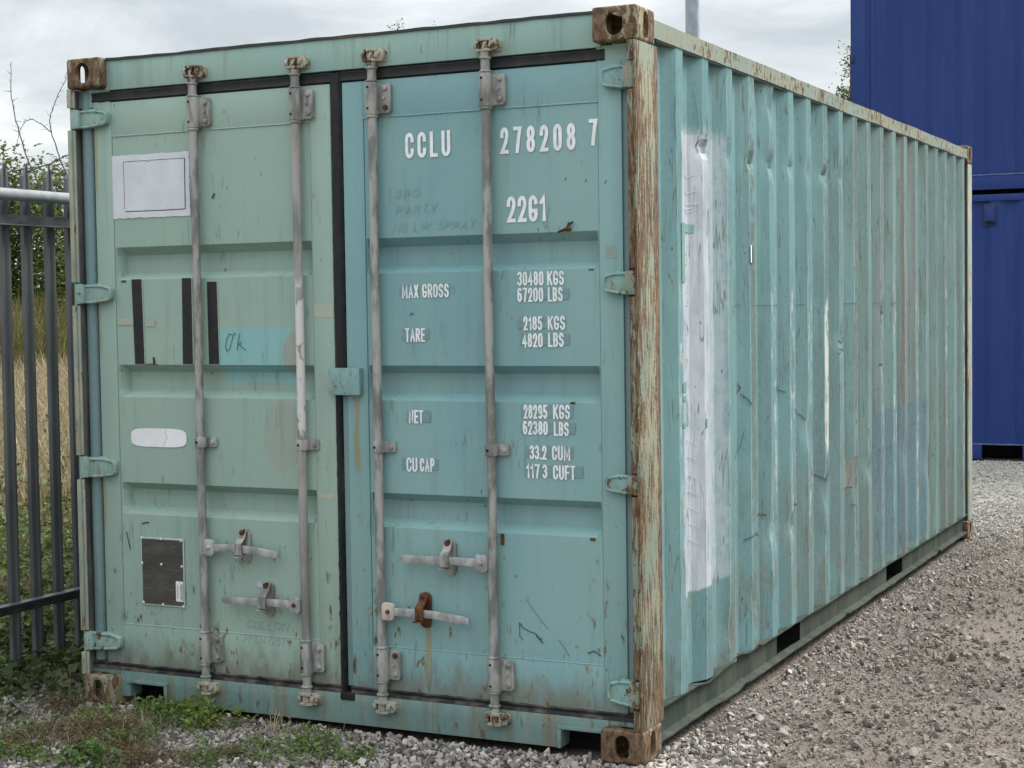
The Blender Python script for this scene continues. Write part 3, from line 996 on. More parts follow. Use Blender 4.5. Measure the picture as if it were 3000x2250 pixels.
def door(x0, p0, p1, x1, mat, seed):
    root = MB()
    zb, z1, z2, zt = 0.163, 0.327, 2.280, 2.416
    root.box(x0, p0, YF, 0.104, zb, zt)
    root.box(p1, x1, YF, 0.104, zb, zt)
    root.box(p0, p1, YF + .0005, 0.104, z2, zt)
    root.box(p0, p1, YF + .0005, 0.104, zb, z1)
    d = root.build('door', mat, box_root, 0.0025)
    xs = sorted({p0, p0 + .003, p0 + .008, p0 + .022, p1 - .022, p1 - .008, p1 - .003, p1} | {p0 + (p1 - p0) * i / 18 for i in range(1, 18)})
    zs = {z1, z2, z1 + .003, z2 - .003}
    for r in RECESS:
        zs |= set(r) | {(r[1] + r[2]) / 2, r[0] + .004, r[3] - .004}
    flats = [(z1, RECESS[2][3]), (RECESS[2][0], RECESS[1][3]), (RECESS[1][0], RECESS[0][3]), (RECESS[0][0], z2)]
    for a, b in flats:
        for i in range(1, 7): zs.add(a + (b - a) * i / 7)
    zs = sorted(zs)

    def dep(x, z):
        f = 0.0
        for t, ti, bi, b in RECESS:
            if b <= z <= t:
                f = (z - b) / (bi - b) if z < bi else (1 if z <= ti else (t - z) / (t - ti))
        fx = min(1, max(0, (x - p0 - .006) / .014), max(0, (p1 - .006 - x) / .014))
        if x < p0 + .007 or x > p1 - .007: fx = 0
        ed = min(x - p0, p1 - x, z - z1, z2 - z)
        g = 0.003 * (ed < .002)
        bow = 0.0022 * abs(nz(x * 3, z * 3, seed)) + 0.0007 * abs(nz(x * 9, z * 9, seed))
        return YP + 0.052 * f * fx + g + bow * min(1, max(0, ed * 12))
    vs = [(x, dep(x, z), z) for z in zs for x in xs]
    nx = len(xs)
    fs = [(j * nx + i, j * nx + i + 1, (j + 1) * nx + i + 1, (j + 1) * nx + i) for j in range(len(zs) - 1) for i in range(nx - 1)]
    MB().add(vs, fs).build('door_panel', mat, d, angle=22)
    for zz in (z1, z2):
        sm = MB()
        pts = [(p0 + (p1 - p0) * i / 40, YP - .001 + .0015 * nz(i * .9, zz, 3), zz + .001 * nz(i * .7, zz, 8)) for i in range(41)]
        sm.tube(pts, 0.0032, 6)
        sm.build('weld_seam', mat, d)
    return d


ldoor = door(0.088, 0.175, 1.1075, 1.197, M['left_door'], 3.3)
ldoor['label'] = 'left door, faded sage green, with white label and black stripes'
rdoor = door(1.250, 1.338, 2.2735, 2.360, M['right_door'], 9.1)
rdoor['label'] = 'right door, blue teal, with white serial number and weights'


def gaskets():
    def strip(name, pts, w, depth, mat, parent, vertical, seed, amp=0.003):
        """rubber lip following a line, slightly uneven"""
        mb = MB()
        n = len(pts)
        vs, fs = [], []
        for i, (a, b) in enumerate(pts):
            d = amp * nz(i * 0.6, seed, 0)
            d2 = amp * nz(i * 0.6, seed + 5, 0)
            if vertical: ring = [(a - w + d, .060, b), (a - w * .7 + d, .060 - depth, b), (a - w * .1, .060 - depth * .55, b), (a + w * .6 + d2, .060 - depth, b), (a + w + d2, .060, b)]
            else: ring = [(a, .060, b - w + d), (a, .060 - depth, b - w * .7 + d), (a, .060 - depth * .55, b), (a, .060 - depth, b + w * .6 + d2), (a, .060, b + w + d2)]
            vs += ring
        for i in range(n - 1):
            for k in range(4): fs.append((i * 5 + k, i * 5 + k + 1, i * 5 + k + 6, i * 5 + k + 5))
        mb.add(vs, fs).build(name, mat, parent, angle=40)
    N = 60
    lin = lambda a, b: [a + (b - a) * i / N for i in range(N + 1)]
    for (xa, xb, dr, sd) in ((0.082, 1.206, ldoor, 1), (1.245, 2.30, rdoor, 2)):
        strip('gasket', [(x, 2.439) for x in lin(xa, xb)], .0225, .010, M['gasket'], dr, False, sd)
        strip('gasket', [(x, 0.1515) for x in lin(xa - .06 if sd == 1 else xa, xb + (.085 if sd == 2 else 0))], .0175, .014, M['gasket_dusty'], dr, False, sd + 8, .004)
    strip('gasket', [(1.2225 + 0.006 * nz(0, z * 2.0, 1), z) for z in lin(1.262, 2.455)], .0235, .012, M['gasket'], rdoor, True, 4, .006)
    strip('gasket', [(1.2105 + 0.003 * nz(0, z * 3.0, 1), z) for z in lin(0.14, 1.262)], .0125, .012, M['gasket'], rdoor, True, 9, .007)
    MB().box(1.2245, 1.2495, .061, .069, .165, 1.262).build('door_edge', M['inner'], rdoor, .002)
    MB().box(1.19, 1.27, .070, .10, 0.13, 2.46).build('gasket_backing', M['void'], rdoor)
    MB().box(0.06, W - .06, .0755, .0995, 0.118, 0.1615).build('gasket_backing', M['gasket_dusty'], rdoor)
    MB().box(0.09, W - .14, .0755, .0995, 2.417, 2.4625).build('gasket_backing', M['gasket'], rdoor)
    b = MB()
    b.box(1.20, 1.262, .040, .056, 0.112, 0.142)
    b.build('gasket_foot', M['gasket'], rdoor, 0.005)
    # black jamb strips that close the gap beside the hinges
    MB().box(0.0865, 0.0875, .056, .11, .163, 2.416).build('gasket', M['gasket'], ldoor)
    MB().box(2.3605, 2.378, .064, .098, .163, 2.43).build('gasket', M['inner'], rdoor)


gaskets()


def hinges():
    def strap(sgn, xk, xt, z0, z1, parent):
        """pressed strap with a rim; xk knuckle end, xt rounded tip"""
        zc, hh = (z0 + z1) / 2, (z1 - z0) / 2
        lx = abs(xt - xk)
        P = lambda u, v: (xk + sgn * u * lx, zc + v * hh)
        outline = [P(0, -.95), P(.35, -.98), P(.62, -.86), P(.93, -.70), P(.985, -.5), P(1, -.1), P(1, .2), P(.985, .5), P(.93, .68), P(.70, .84), P(.62, 1), P(.48, 1.0), P(.40, .9), P(0, .9)]
        mb = MB().prism(outline, .030, .0535)
        h = mb.build('hinge', parent['m'], parent['o'], 0.003)
        rim = MB().tube([(a, .0295, b) for a, b in [P(.05, -.80), P(.35, -.84), P(.62, -.74), P(.90, -.60), P(.955, -.4), P(.97, 0), P(.955, .4), P(.90, .56), P(.62, .74), P(.05, .76)]], 0.0055, 8)
        k = MB()
        rim.build('hinge_rim', parent['m'], parent['o'])
        k.tube([(xk, .026, z0), (xk, .026, z1)], 0.0165, 14)
        k.box(min(xk, xk + sgn * .03), max(xk, xk + sgn * .03), .012, .046, z0 + .003, z1 - .003)
        k.build('hinge_knuckle', parent['k'], parent['o'], 0.003)
    for i, (a, b) in enumerate(HINGE_Z_L):
        strap(1, 0.016, 0.174, a, b, {'m': M['hinge_l'], 'k': M['hinge_l'], 'o': ldoor})
    for a, b in HINGE_Z_R:
        strap(-1, W - 0.026, 2.294, a, b, {'m': M['hinge_r'], 'k': M['top_rail'], 'o': rdoor})


M['hinge_l'] = peeling('chipped mint hinge', 0.315, 0.8, 38, (0.27, 0.40, 0.36), (0.23, 0.36, 0.345))
M['hinge_r'] = peeling('chipped blue green hinge', 0.315, 0.8, 38, (0.19, 0.35, 0.355), (0.23, 0.38, 0.36))
hinges()

# locking rods
RODS = [(0.594, ldoor), (1.061, ldoor), (1.393, rdoor), (1.857, rdoor)]


def worn_rod_mat():
    g = G('rod with white paint left')
    x, y, z = g.xyz()
    base = g.mix(g.sm(g.noise(g.map((1, 1, .25)), 16, 4), 0.35, 0.65), (0.17, 0.168, 0.155), (0.335, 0.33, 0.312))
    w = g.noise(g.map((1, 1, .5)), 26, 4, 0.6)
    cov = g.sm(z + (w - 0.5) * 0.45, 1.08, 1.12) * g.sm(z + (w - 0.5) * 0.5, 1.60, 1.72, 1, 0)
    return g.done(g.mix(cov * g.sm(w, 0.36, 0.42), base, (0.58, 0.56, 0.56)), 0.55, w, 0.15, 0.003)


M['rod_white'] = worn_rod_mat()


def locking_gear():
    for i, (x, dr) in enumerate(RODS):
        rod = MB().tube([(x + .0012 * math.sin(k * .8 + i), .028, 0.145 + (2.475 - 0.145) * k / 16) for k in range(17)], 0.0165, 18)
        for z0, z1 in ((2.405, 2.414), (2.276, 2.287), (0.322, 0.333), (0.196, 0.205), (2.452, 2.460), (0.148, 0.157)):
            rod.tube([(x, .028, z0), (x, .028, z0 + .003), (x, .028, z1 - .003), (x, .028, z1)], [.0195, .0225, .0225, .0195], 18)
        rod.build('locking_rod', M['rod_white'] if i == 1 else M['galv'], dr, angle=40)
        for (z0, z1) in ((2.287, 2.404), (0.205, 0.322)):
            arc = [(x + .0245 * math.cos(t), .028 - .0225 * math.sin(t)) for t in [math.pi * k / 12 for k in range(13)]]
            bk = MB()
            bk.prism([(x - .030, .052), (x - .0245, .028)] + list(reversed(arc))[1:-1] + [(x + .0245, .028), (x + .0255, .052)], z0, z1, 'z')
            zc, hh = (z0 + z1) / 2, (z1 - z0) / 2
            bk.prism([(x + .02, z0 + .004), (x + .064, z0 + .004), (x + .071, z0 + .012), (x + .071, z1 - .012), (x + .064, z1 - .004), (x + .02, z1 - .004)], .036, .0525)
            b = bk.build('rod_bracket', M['galv'], dr, 0.0025)
            for j, zz in enumerate((z0 + .024, z1 - .022)):
                rusty = (i, j, z0 > 1) in ((2, 0, True), (2, 1, False))
                MB().tube([(x + .052, .0365, zz), (x + .052, .029, zz), (x + .052, .026, zz)], [.0105, .0095, .006], 10).build('bolt', M['rust'] if rusty else M['galv'], dr)
            MB().tube([(x + .046, .0365, zc + .002), (x + .046, .030, zc + .002)], .006, 8).build('bolt', M['galv'], dr)
            for zz in (z0 + .022, z1 - .018):
                MB().tube([(x - .006, .0061, zz), (x - .006, .0040, zz)], .0045, 10).build('bolt_hole', M['void'], dr)
        # guide clamp at mid height
        zc = 1.072
        cl = MB()
        arc = [(x + .0235 * math.cos(t), .028 - .0215 * math.sin(t)) for t in [math.pi * k / 12 for k in range(13)]]
        cl.prism([(x - .029, .056), (x - .0235, .028)] + list(reversed(arc))[1:-1] + [(x + .0235, .028), (x + .0245, .056)], zc - .020, zc + .020, 'z')
        cl.prism([(x + .018, zc - .0195), (x + .058, zc - .0195), (x + .062, zc - .014), (x + .062, zc + .014), (x + .058, zc + .0195), (x + .018, zc + .0195)], .043, .0545)
        cl.build('rod_clamp', M['galv'], dr, 0.002)
        MB().tube([(x + .047, .044, zc), (x + .047, .036, zc), (x + .047, .034, zc)], [.0105, .0095, .006], 10).build('bolt', M['galv'], dr)
        MB().tube([(x - .004, .0075, zc), (x - .004, .0050, zc)], .005, 8).build('bolt_hole', M['void'], dr)
        # cams and keepers, top and bottom
        for z, up in ((2.500, 1), (0.108, -1)):
            c = MB()
            c.tube([(x, .028, z - up * .045), (x, .028, z - up * .028), (x, .028, z - up * .018)], [.0165, .018, .020], 14)
            s1, s2 = sorted((z - up * .022, z - up * .012))
            c.prism([(x - .030, .012), (x + .012, .004), (x + .026, .012), (x + .024, .044), (x - .030, .044)], s1, s2, 'z')
            s1, s2 = sorted((z + up * .014, z + up * .024))
            c.prism([(x - .022, .010), (x + .008, .002), (x + .030, .014), (x + .020, .044), (x - .022, .044)], s1, s2, 'z')
            c.prism([(x - .012, .014), (x + .014, .014), (x + .016, .046), (x - .012, .046)], z - .0135, z + .0135, 'z')
            c.prism([(x - .004, z - .013), (x + .006, z - .013), (x + .018, z + up * .012), (x + .006, z + up * .012)], .004, .0135)
            c.build('rod_cam', M['keeper'], dr, 0.003)
            k = MB()
            k.tube([(x - .040, .030, z - .002), (x - .034, .029, z), (x - .022, .029, z)], [.010, .0165, .0165], 12)
            k.prism([(x + .018, z - .020), (x + .046, z - .022), (x + .057, z - .008), (x + .055, z + .014), (x + .040, z + .024), (x + .018, z + .020)], .018, .049)
            k.prism([(x + .020, z - .006), (x + .034, z - .010), (x + .044, z + .010), (x + .026, z + .014)], .008, .0175)
            k.prism([(x - .040, z - .018), (x + .055, z - .020), (x + .050, z + .018), (x - .036, z + .018)], .040, .0515)
            k.build('cam_keeper', M['keeper'], box_root, 0.004)


locking_gear()


def handles():
    # rod x, lever z, tip x, latch x, rusty latch?
    spec = [(0.594, 0.664, 0.950, 0.780, False, ldoor), (1.061, 0.464, 0.688, 0.884, False, ldoor),
            (1.857, 0.667, 1.483, 1.676, False, rdoor), (1.393, 0.467, 1.763, 1.570, True, rdoor)]
    for xr, z, xt, xl, rusty, dr in spec:
        s = 1 if xt > xr else -1
        hx = xr + s * .037
        hb = MB()
        hb.prism([(hx - .022, z - .033), (hx + .014, z - .034), (hx + .024, z - .024), (hx + .025, z + .022), (hx + .014, z + .031), (hx - .020, z + .032), (hx - .026, z + .020), (hx - .026, z - .022)], .008, .030)
        hb.build('handle_hub', M['galv_light'] if not rusty else M['hub'], dr, 0.005)
        MB().tube([(hx + s * .002, .009, z), (hx + s * .002, .003, z), (hx + s * .002, .000, z)], [.009, .008, .005], 10).build('bolt', M['rust'] if s * (xr - 1.3) > 0 else M['galv_light'], dr)
        n = 14
        pts = []
        x_a = hx + s * .022
        for i in range(n + 1):
            t = i / n
            x = x_a + (xt - x_a) * t
            dz = -.012 * max(0, (t - .5) / .5) ** 1.5 * (1 if s > 0 else -.2) + .002 * math.sin(t * 5)
            yy = .012 - .006 * math.sin(t * 3)
            pts.append((x, yy, z + dz))
        mb = MB()
        vs, fs = [], []
        for i, (x, yy, zz) in enumerate(pts):
            h = .0145 - (.004 if i == n else 0)
            vs += [(x, yy, zz - h), (x, yy + .009, zz - h), (x, yy + .009, zz + h), (x, yy, zz + h)]
        for i in range(n):
            for k in range(4): fs.append((i * 4 + k, i * 4 + (k + 1) % 4, i * 4 + 4 + (k + 1) % 4, i * 4 + 4 + k))
        fs += [(0, 1, 2, 3), tuple(range(4 * n, 4 * n + 4))]
        mb.add(vs, fs).build('door_handle', M['galv_light'], dr, 0.002, angle=50)
        lm = M['rust'] if rusty else M['galv']
        cz = z + .012
        st = []
        for k in range(13):
            a = math.pi * k / 12
            st.append((xl + .023 * math.cos(a), cz + .040 + .023 * math.sin(a)))
        for k in range(13):
            a = math.pi + math.pi * k / 12
            st.append((xl + .023 * math.cos(a), cz - .046 + .023 * math.sin(a)))
        c = MB().prism(st, .044, .0545)
        c.build('handle_latch', lm, dr, 0.003)
        hp = MB()
        # hasp folds down over the lever and turns out below it
        prof = [(.040, cz + .058), (.030, cz + .045), (.024, cz + .030), (-.002, cz + .012), (-.004, z - .020), (.006, z - .026)]
        th = .0045
        for (ya, za), (yb, zb) in zip(prof[:-1], prof[1:]):
            hp.add([(xl - .016 + .003 * sg, ya + dy, za + dy * .3) for sg in (0, 0) for dy in (0,)] if False else
                   [(xl - .018, ya, za), (xl + .014, ya, za), (xl + .014, yb, zb), (xl - .018, yb, zb), (xl - .018, ya + th, za + th * .4), (xl + .014, ya + th, za + th * .4), (xl + .014, yb + th, zb + th * .4), (xl - .018, yb + th, zb + th * .4)],
                   [(0, 1, 2, 3), (4, 7, 6, 5), (0, 3, 7, 4), (1, 5, 6, 2), (0, 4, 5, 1), (3, 2, 6, 7)])
        hp.box(xl - .024, xl + .012, -.012, .010, z - .030, z - .0255)
        hp.build('handle_hasp', lm, dr)
        MB().tube([(xl - .004, .045, cz + .050), (xl - .004, .028, cz + .050), (xl - .004, .025, cz + .050)], [.012, .0115, .007], 10).build('bolt', M['rust'] , dr)
        MB().tube([(xl + .002, .045, cz - .052), (xl + .002, .037, cz - .052)], .009, 10).build('bolt', lm, dr)


M['hub'] = peeling('cream handle hub', 0.34, 1, 20, (0.50, 0.46, 0.38), (0.44, 0.42, 0.37))
handles()


def lock_plate():
    p = MB()
    p.box(1.185, 1.318, .026, .034, 1.262, 1.363)
    p.box(1.290, 1.318, .0345, .054, 1.262, 1.363)
    p.build('lock_plate', M['hinge_r'], rdoor, 0.003)


lock_plate()

# ------------------------------------------------------------------ lettering
def arc(cx, cy, rx, ry, a0, a1, n=12):
    return [(cx + rx * math.cos(R(a0 + (a1 - a0) * i / n)), cy + ry * math.sin(R(a0 + (a1 - a0) * i / n))) for i in range(n + 1)]


TT = lambda a, b: arc(.5, .75, .5, .25, a, b)
BB = lambda a, b: arc(.5, .25, .5, .25, a, b)
GL = {   # width factor, strokes (points, closed)
    'C': (1, [([(1, .72)] + TT(0, 180) + BB(180, 360) + [(1, .28)], 0)]),
    'L': (.9, [([(0, 1), (0, 0), (1, 0)], 0)]),
    'U': (1, [([(0, 1)] + BB(180, 360) + [(1, 1)], 0)]),
    '0': (1, [(TT(0, 180) + BB(180, 360), 1)]),
    'O': (1, [(TT(0, 180) + BB(180, 360), 1)]),
    '2': (1, [([(0, .70)] + arc(.5, .74, .5, .26, 180, -20) + [(.78, .44), (.05, 0), (1, 0)], 0)]),
    '7': (1, [([(0, 1), (1, 1), (.68, .55), (.42, 0)], 0)]),
    '8': (1, [(arc(.5, .765, .45, .235, 0, 345, 18), 1), (arc(.5, .265, .5, .265, 0, 345, 18), 1)]),
    'G': (1, [([(1, .76)] + TT(15, 180) + BB(180, 350) + [(1, .40), (.55, .40)], 0)]),
    '1': (.72, [([(.0, .76), (.45, .84), (.9, 1), (.9, 0)], 0)]),
    'M': (1.3, [([(0, 0), (0, 1), (.5, .15), (1, 1), (1, 0)], 0)]),
    'A': (1.1, [([(0, 0), (.5, 1), (1, 0)], 0), ([(.2, .30), (.8, .30)], 0)]),
    'X': (1, [([(0, 0), (1, 1)], 0), ([(0, 1), (1, 0)], 0)]),
    'R': (1, [([(0, 0), (0, 1), (.5, 1)] + arc(.5, .75, .48, .25, 90, -90, 8) + [(0, .5)], 0), ([(.45, .5), (1, 0)], 0)]),
    'P': (1, [([(0, 0), (0, 1), (.5, 1)] + arc(.5, .74, .48, .26, 90, -90, 8) + [(0, .48)], 0)]),
    'S': (1, [(arc(.5, .755, .48, .245, 15, 250, 12) + arc(.5, .255, .5, .255, 75, -165, 12), 0)]),
    'T': (.95, [([(0, 1), (1, 1)], 0), ([(.5, 1), (.5, 0)], 0)]),
    'E': (.9, [([(1, 1), (0, 1), (0, 0), (1, 0)], 0), ([(0, .52), (.9, .52)], 0)]),
    'F': (.9, [([(1, 1), (0, 1), (0, 0)], 0), ([(0, .5), (.9, .5)], 0)]),
    'N': (1.05, [([(0, 0), (0, 1), (1, 0), (1, 1)], 0)]),
    'K': (1.05, [([(0, 0), (0, 1)], 0), ([(1, 1), (0, .42)], 0), ([(.32, .6), (1, 0)], 0)]),
    'B': (1, [([(0, .52), (0, 1), (.5, 1)] + arc(.5, .76, .42, .24, 90, -90, 8) + [(0, .52)], 0), ([(0, .52), (0, 0), (.5, 0)] + arc(.5, .26, .5, .26, -90, 90, 8) + [(.05, .52)], 0)]),
    '3': (1, [(arc(.45, .765, .5, .235, 160, -80, 10), 0), (arc(.45, .265, .55, .265, 80, -160, 10), 0)]),
    '4': (1.05, [([(.74, 0), (.74, 1), (0, .27), (1, .27)], 0)]),
    '5': (1, [([(.95, 1), (.14, 1), (.06, .52)] + arc(.48, .31, .52, .31, 140, -155, 12), 0)]),
    '6': (1, [(arc(.5, .30, .5, .30, 0, 345, 18), 1), (arc(.5, .75, .5, .25, 42, 180) + [(0, .3)], 0)]),
    '9': (1, [(arc(.5, .70, .5, .30, 0, 345, 18), 1), (arc(.5, .25, .5, .25, 222, 360) + [(1, .7)], 0)]),
    '.': (.28, [([(.5, 0), (.5, .02)], 0)]),
    'D': (1, [([(0, 0), (0, 1), (.4, 1)] + arc(.4, .5, .6, .5, 90, -90, 10) + [(0, 0)], 0)]),
    'Y': (1, [([(0, 1), (.5, .45), (1, 1)], 0), ([(.5, .45), (.5, 0)], 0)]),
    'I': (.3, [([(.5, 0), (.5, 1)], 0)]),
}


def ribbon(mb, pts, hw, y, closed=False, f=None, caps=False):
    """flat stroke of constant width in the xz plane at depth y (f maps (x,z)->point)"""
    P = [Vector(p) for p in pts]
    Q = [P[0]]
    for p in P[1:]:
        if (p - Q[-1]).length > 1e-5: Q.append(p)
    if closed and (Q[0] - Q[-1]).length < 1e-5: Q.pop()
    if not closed and caps:
        Q[0] = Q[0] + (Q[0] - Q[1]).normalized() * hw
        Q[-1] = Q[-1] + (Q[-1] - Q[-2]).normalized() * hw
    P, n = Q, len(Q)
    Ls, Rs = [], []
    for i in range(n):
        a = P[i - 1] if (i > 0 or closed) else None
        b = P[(i + 1) % n] if (i < n - 1 or closed) else None
        d0 = (P[i] - a).normalized() if a is not None else None
        d1 = (b - P[i]).normalized() if b is not None else None
        if d0 is None: d0 = d1
        if d1 is None: d1 = d0
        n0, n1 = Vector((-d0.y, d0.x)), Vector((-d1.y, d1.x))
        m = n0 + n1
        if m.length < 1e-4: m = n0.copy()
        m.normalize()
        k = min(1 / max(m.dot(n0), 0.3), 1.9)
        Ls.append(P[i] + m * hw * k)
        Rs.append(P[i] - m * hw * k)
    if f: vs = [f(*p) for p in Ls] + [f(*p) for p in Rs]
    else: vs = [(p.x, y - 1e-5 * i, p.y) for q in (Ls, Rs) for i, p in enumerate(q)]
    fs = [(i, (i + 1) % n, n + (i + 1) % n, n + i) for i in range(n if closed else n - 1)]
    mb.add(vs, fs)


def word(name, text, x0, x1, z0, z1, hw, mat, parent, y=YP - .0022, slant=0.0, gap=.30, jitter=0.0, label=None):
    mb = MB()
    ws = [GL[c][0] if c != ' ' else .55 for c in text]
    tot = sum(ws) + gap * (len(text) - 1)
    u = (x1 - x0) / tot
    x = x0
    k = 0
    for c, w in zip(text, ws):
        if c != ' ':
            cw = w * u
            for pts, cl in GL[c][1]:
                jz = random.uniform(-1, 1) * jitter
                pp = [(x + hw + px * (cw - 2 * hw) + slant * pz * (z1 - z0), z0 + hw + jz + pz * (z1 - z0 - 2 * hw)) for px, pz in pts]
                ribbon(mb, pp, hw, y - .00012 * (k % 5), cl, None, True)
                k += 1
        x += (w + gap) * u
    # the pressed panel bows by a millimetre or two: ride just above it
    o = mb.build(name, mat, parent)
    if label: o['label'] = label
    return o


def film(x0, x1, z0, z1):
    MB().add([(x0, YP - .0016, z0), (x1, YP - .0016, z0 + .001), (x1 + .002, YP - .0016, z1), (x0 + .001, YP - .0016, z1)], [(0, 1, 2, 3)]).build('label_film', M['film'], rdoor)


def lettering():
    D = rdoor
    w = lambda t, *b, hw=.0034, nm='weight_lettering': word(nm, t, *b, hw, M['white'], D, gap=.16)
    word('serial_lettering', 'CCLU', 1.513, 1.699, 2.124, 2.216, .0066, M['white'], D, gap=.42)
    word('serial_lettering', '278208', 1.898, 2.188, 2.120, 2.213, .0066, M['white'], D, gap=.55)
    word('serial_lettering', '7', 2.238, 2.271, 2.131, 2.222, .0066, M['white'], D)
    word('size_code_lettering', '22G1', 1.920, 2.073, 1.878, 1.970, .0066, M['white'], D, gap=.22)
    for t, *b in (('MAX', 1.489, 1.558, 1.617, 1.667), ('GROSS', 1.574, 1.683, 1.618, 1.668), ('30480', 1.958, 2.059, 1.654, 1.704), ('KGS', 2.073, 2.138, 1.654, 1.704),
                  ('67200', 1.957, 2.057, 1.597, 1.647), ('LBS', 2.075, 2.132, 1.597, 1.647), ('TARE', 1.500, 1.582, 1.458, 1.508), ('2185', 1.978, 2.052, 1.497, 1.546),
                  ('KGS', 2.073, 2.140, 1.498, 1.547), ('4820', 1.973, 2.053, 1.437, 1.487), ('LBS', 2.074, 2.134, 1.438, 1.488), ('NET', 1.509, 1.569, 1.160, 1.209),
                  ('28295', 1.974, 2.067, 1.185, 1.235), ('KGS', 2.089, 2.154, 1.185, 1.236), ('62380', 1.971, 2.068, 1.128, 1.177), ('LBS', 2.091, 2.149, 1.126, 1.175),
                  ('33.2', 1.996, 2.062, 1.041, 1.091), ('CUM', 2.083, 2.153, 1.040, 1.091), ('117', 1.981, 2.034, 0.974, 1.024), ('3', 2.046, 2.064, 0.975, 1.024),
                  ('CUFT', 2.086, 2.171, 0.972, 1.023), ('CU', 1.496, 1.541, 0.982, 1.034), ('CAP', 1.552, 1.613, 0.983, 1.034)):
        w(t, *b)
    for b in ((1.478, 1.56, 1.626, 1.666), (1.61, 1.686, 1.628, 1.669), (1.485, 1.597, 1.465, 1.505), (1.955, 2.14, 1.503, 1.543), (1.965, 2.155, 1.444, 1.484), (1.955, 2.156, 1.604, 1.642),
              (1.50, 1.598, 1.165, 1.207), (1.965, 2.164, 1.190, 1.232), (1.963, 2.172, 1.133, 1.171), (1.982, 2.162, 1.048, 1.088), (1.974, 2.20, 0.980, 1.020), (1.476, 1.625, 0.99, 1.03)):
        film(*b)
    # faint pencil scrawl
    word('pencil_writing', '3RD', 1.466, 1.565, 1.985, 2.012, .0010, M['ink'], D, slant=.3, gap=.5, jitter=.003)
    word('pencil_writing', 'PARTY', 1.468, 1.635, 1.925, 1.955, .0010, M['ink'], D, slant=.3, gap=.4, jitter=.003)
    word('pencil_writing', 'NO LIK SPRAY', 1.455, 1.79, 1.862, 1.892, .0010, M['ink'], D, slant=.3, gap=.4, jitter=.004)
    d = ldoor
    ok = MB()
    yy = YP - .0022
    ribbon(ok, [(.735, 1.487), (.722, 1.492), (.708, 1.472), (.702, 1.44), (.708, 1.424), (.720, 1.432), (.730, 1.458), (.738, 1.484), (.745, 1.494), (.749, 1.487)], .0013, yy)
    ribbon(ok, [(.769, 1.492), (.760, 1.455), (.756, 1.428)], .0013, yy - .0001)
    ribbon(ok, [(.758, 1.448), (.778, 1.462), (.768, 1.450), (.783, 1.437), (.797, 1.428)], .0013, yy - .0002)
    ok.build('pencil_writing', M['darkink'], d)
    for cx, cz, txt, h in ((0.77, 0.352, 'COLLON', .03), (0.75, 0.292, '21 1347261', .034)):
        word('pencil_writing', txt, cx, cx + .19, cz, cz + h, .0010, M['ink2'], d, y=(YP - .0022 if cz > .33 else YF - .0008), slant=.3, gap=.35, jitter=.004)


lettering()


def flat(name, pts, mat, parent, y, label=None):
    return MB().add([(x, y, z) for x, z in pts], [tuple(range(len(pts)))]).build(name, mat, parent, label=label)


def rough_poly(x0, z0, x1, z1, seed, amp=.0025, n=12):
    c = [(x0, z0), (x1, z0), (x1, z1), (x0, z1)]
    out = []
    for i in range(4):
        a, b = c[i], c[(i + 1) % 4]
        for k in range(n):
            t = k / n
            out.append((a[0] + (b[0] - a[0]) * t + amp * nz(k * 1.3, i, seed), a[1] + (b[1] - a[1]) * t + amp * nz(k * 1.3, i, seed + 4)))
    return out


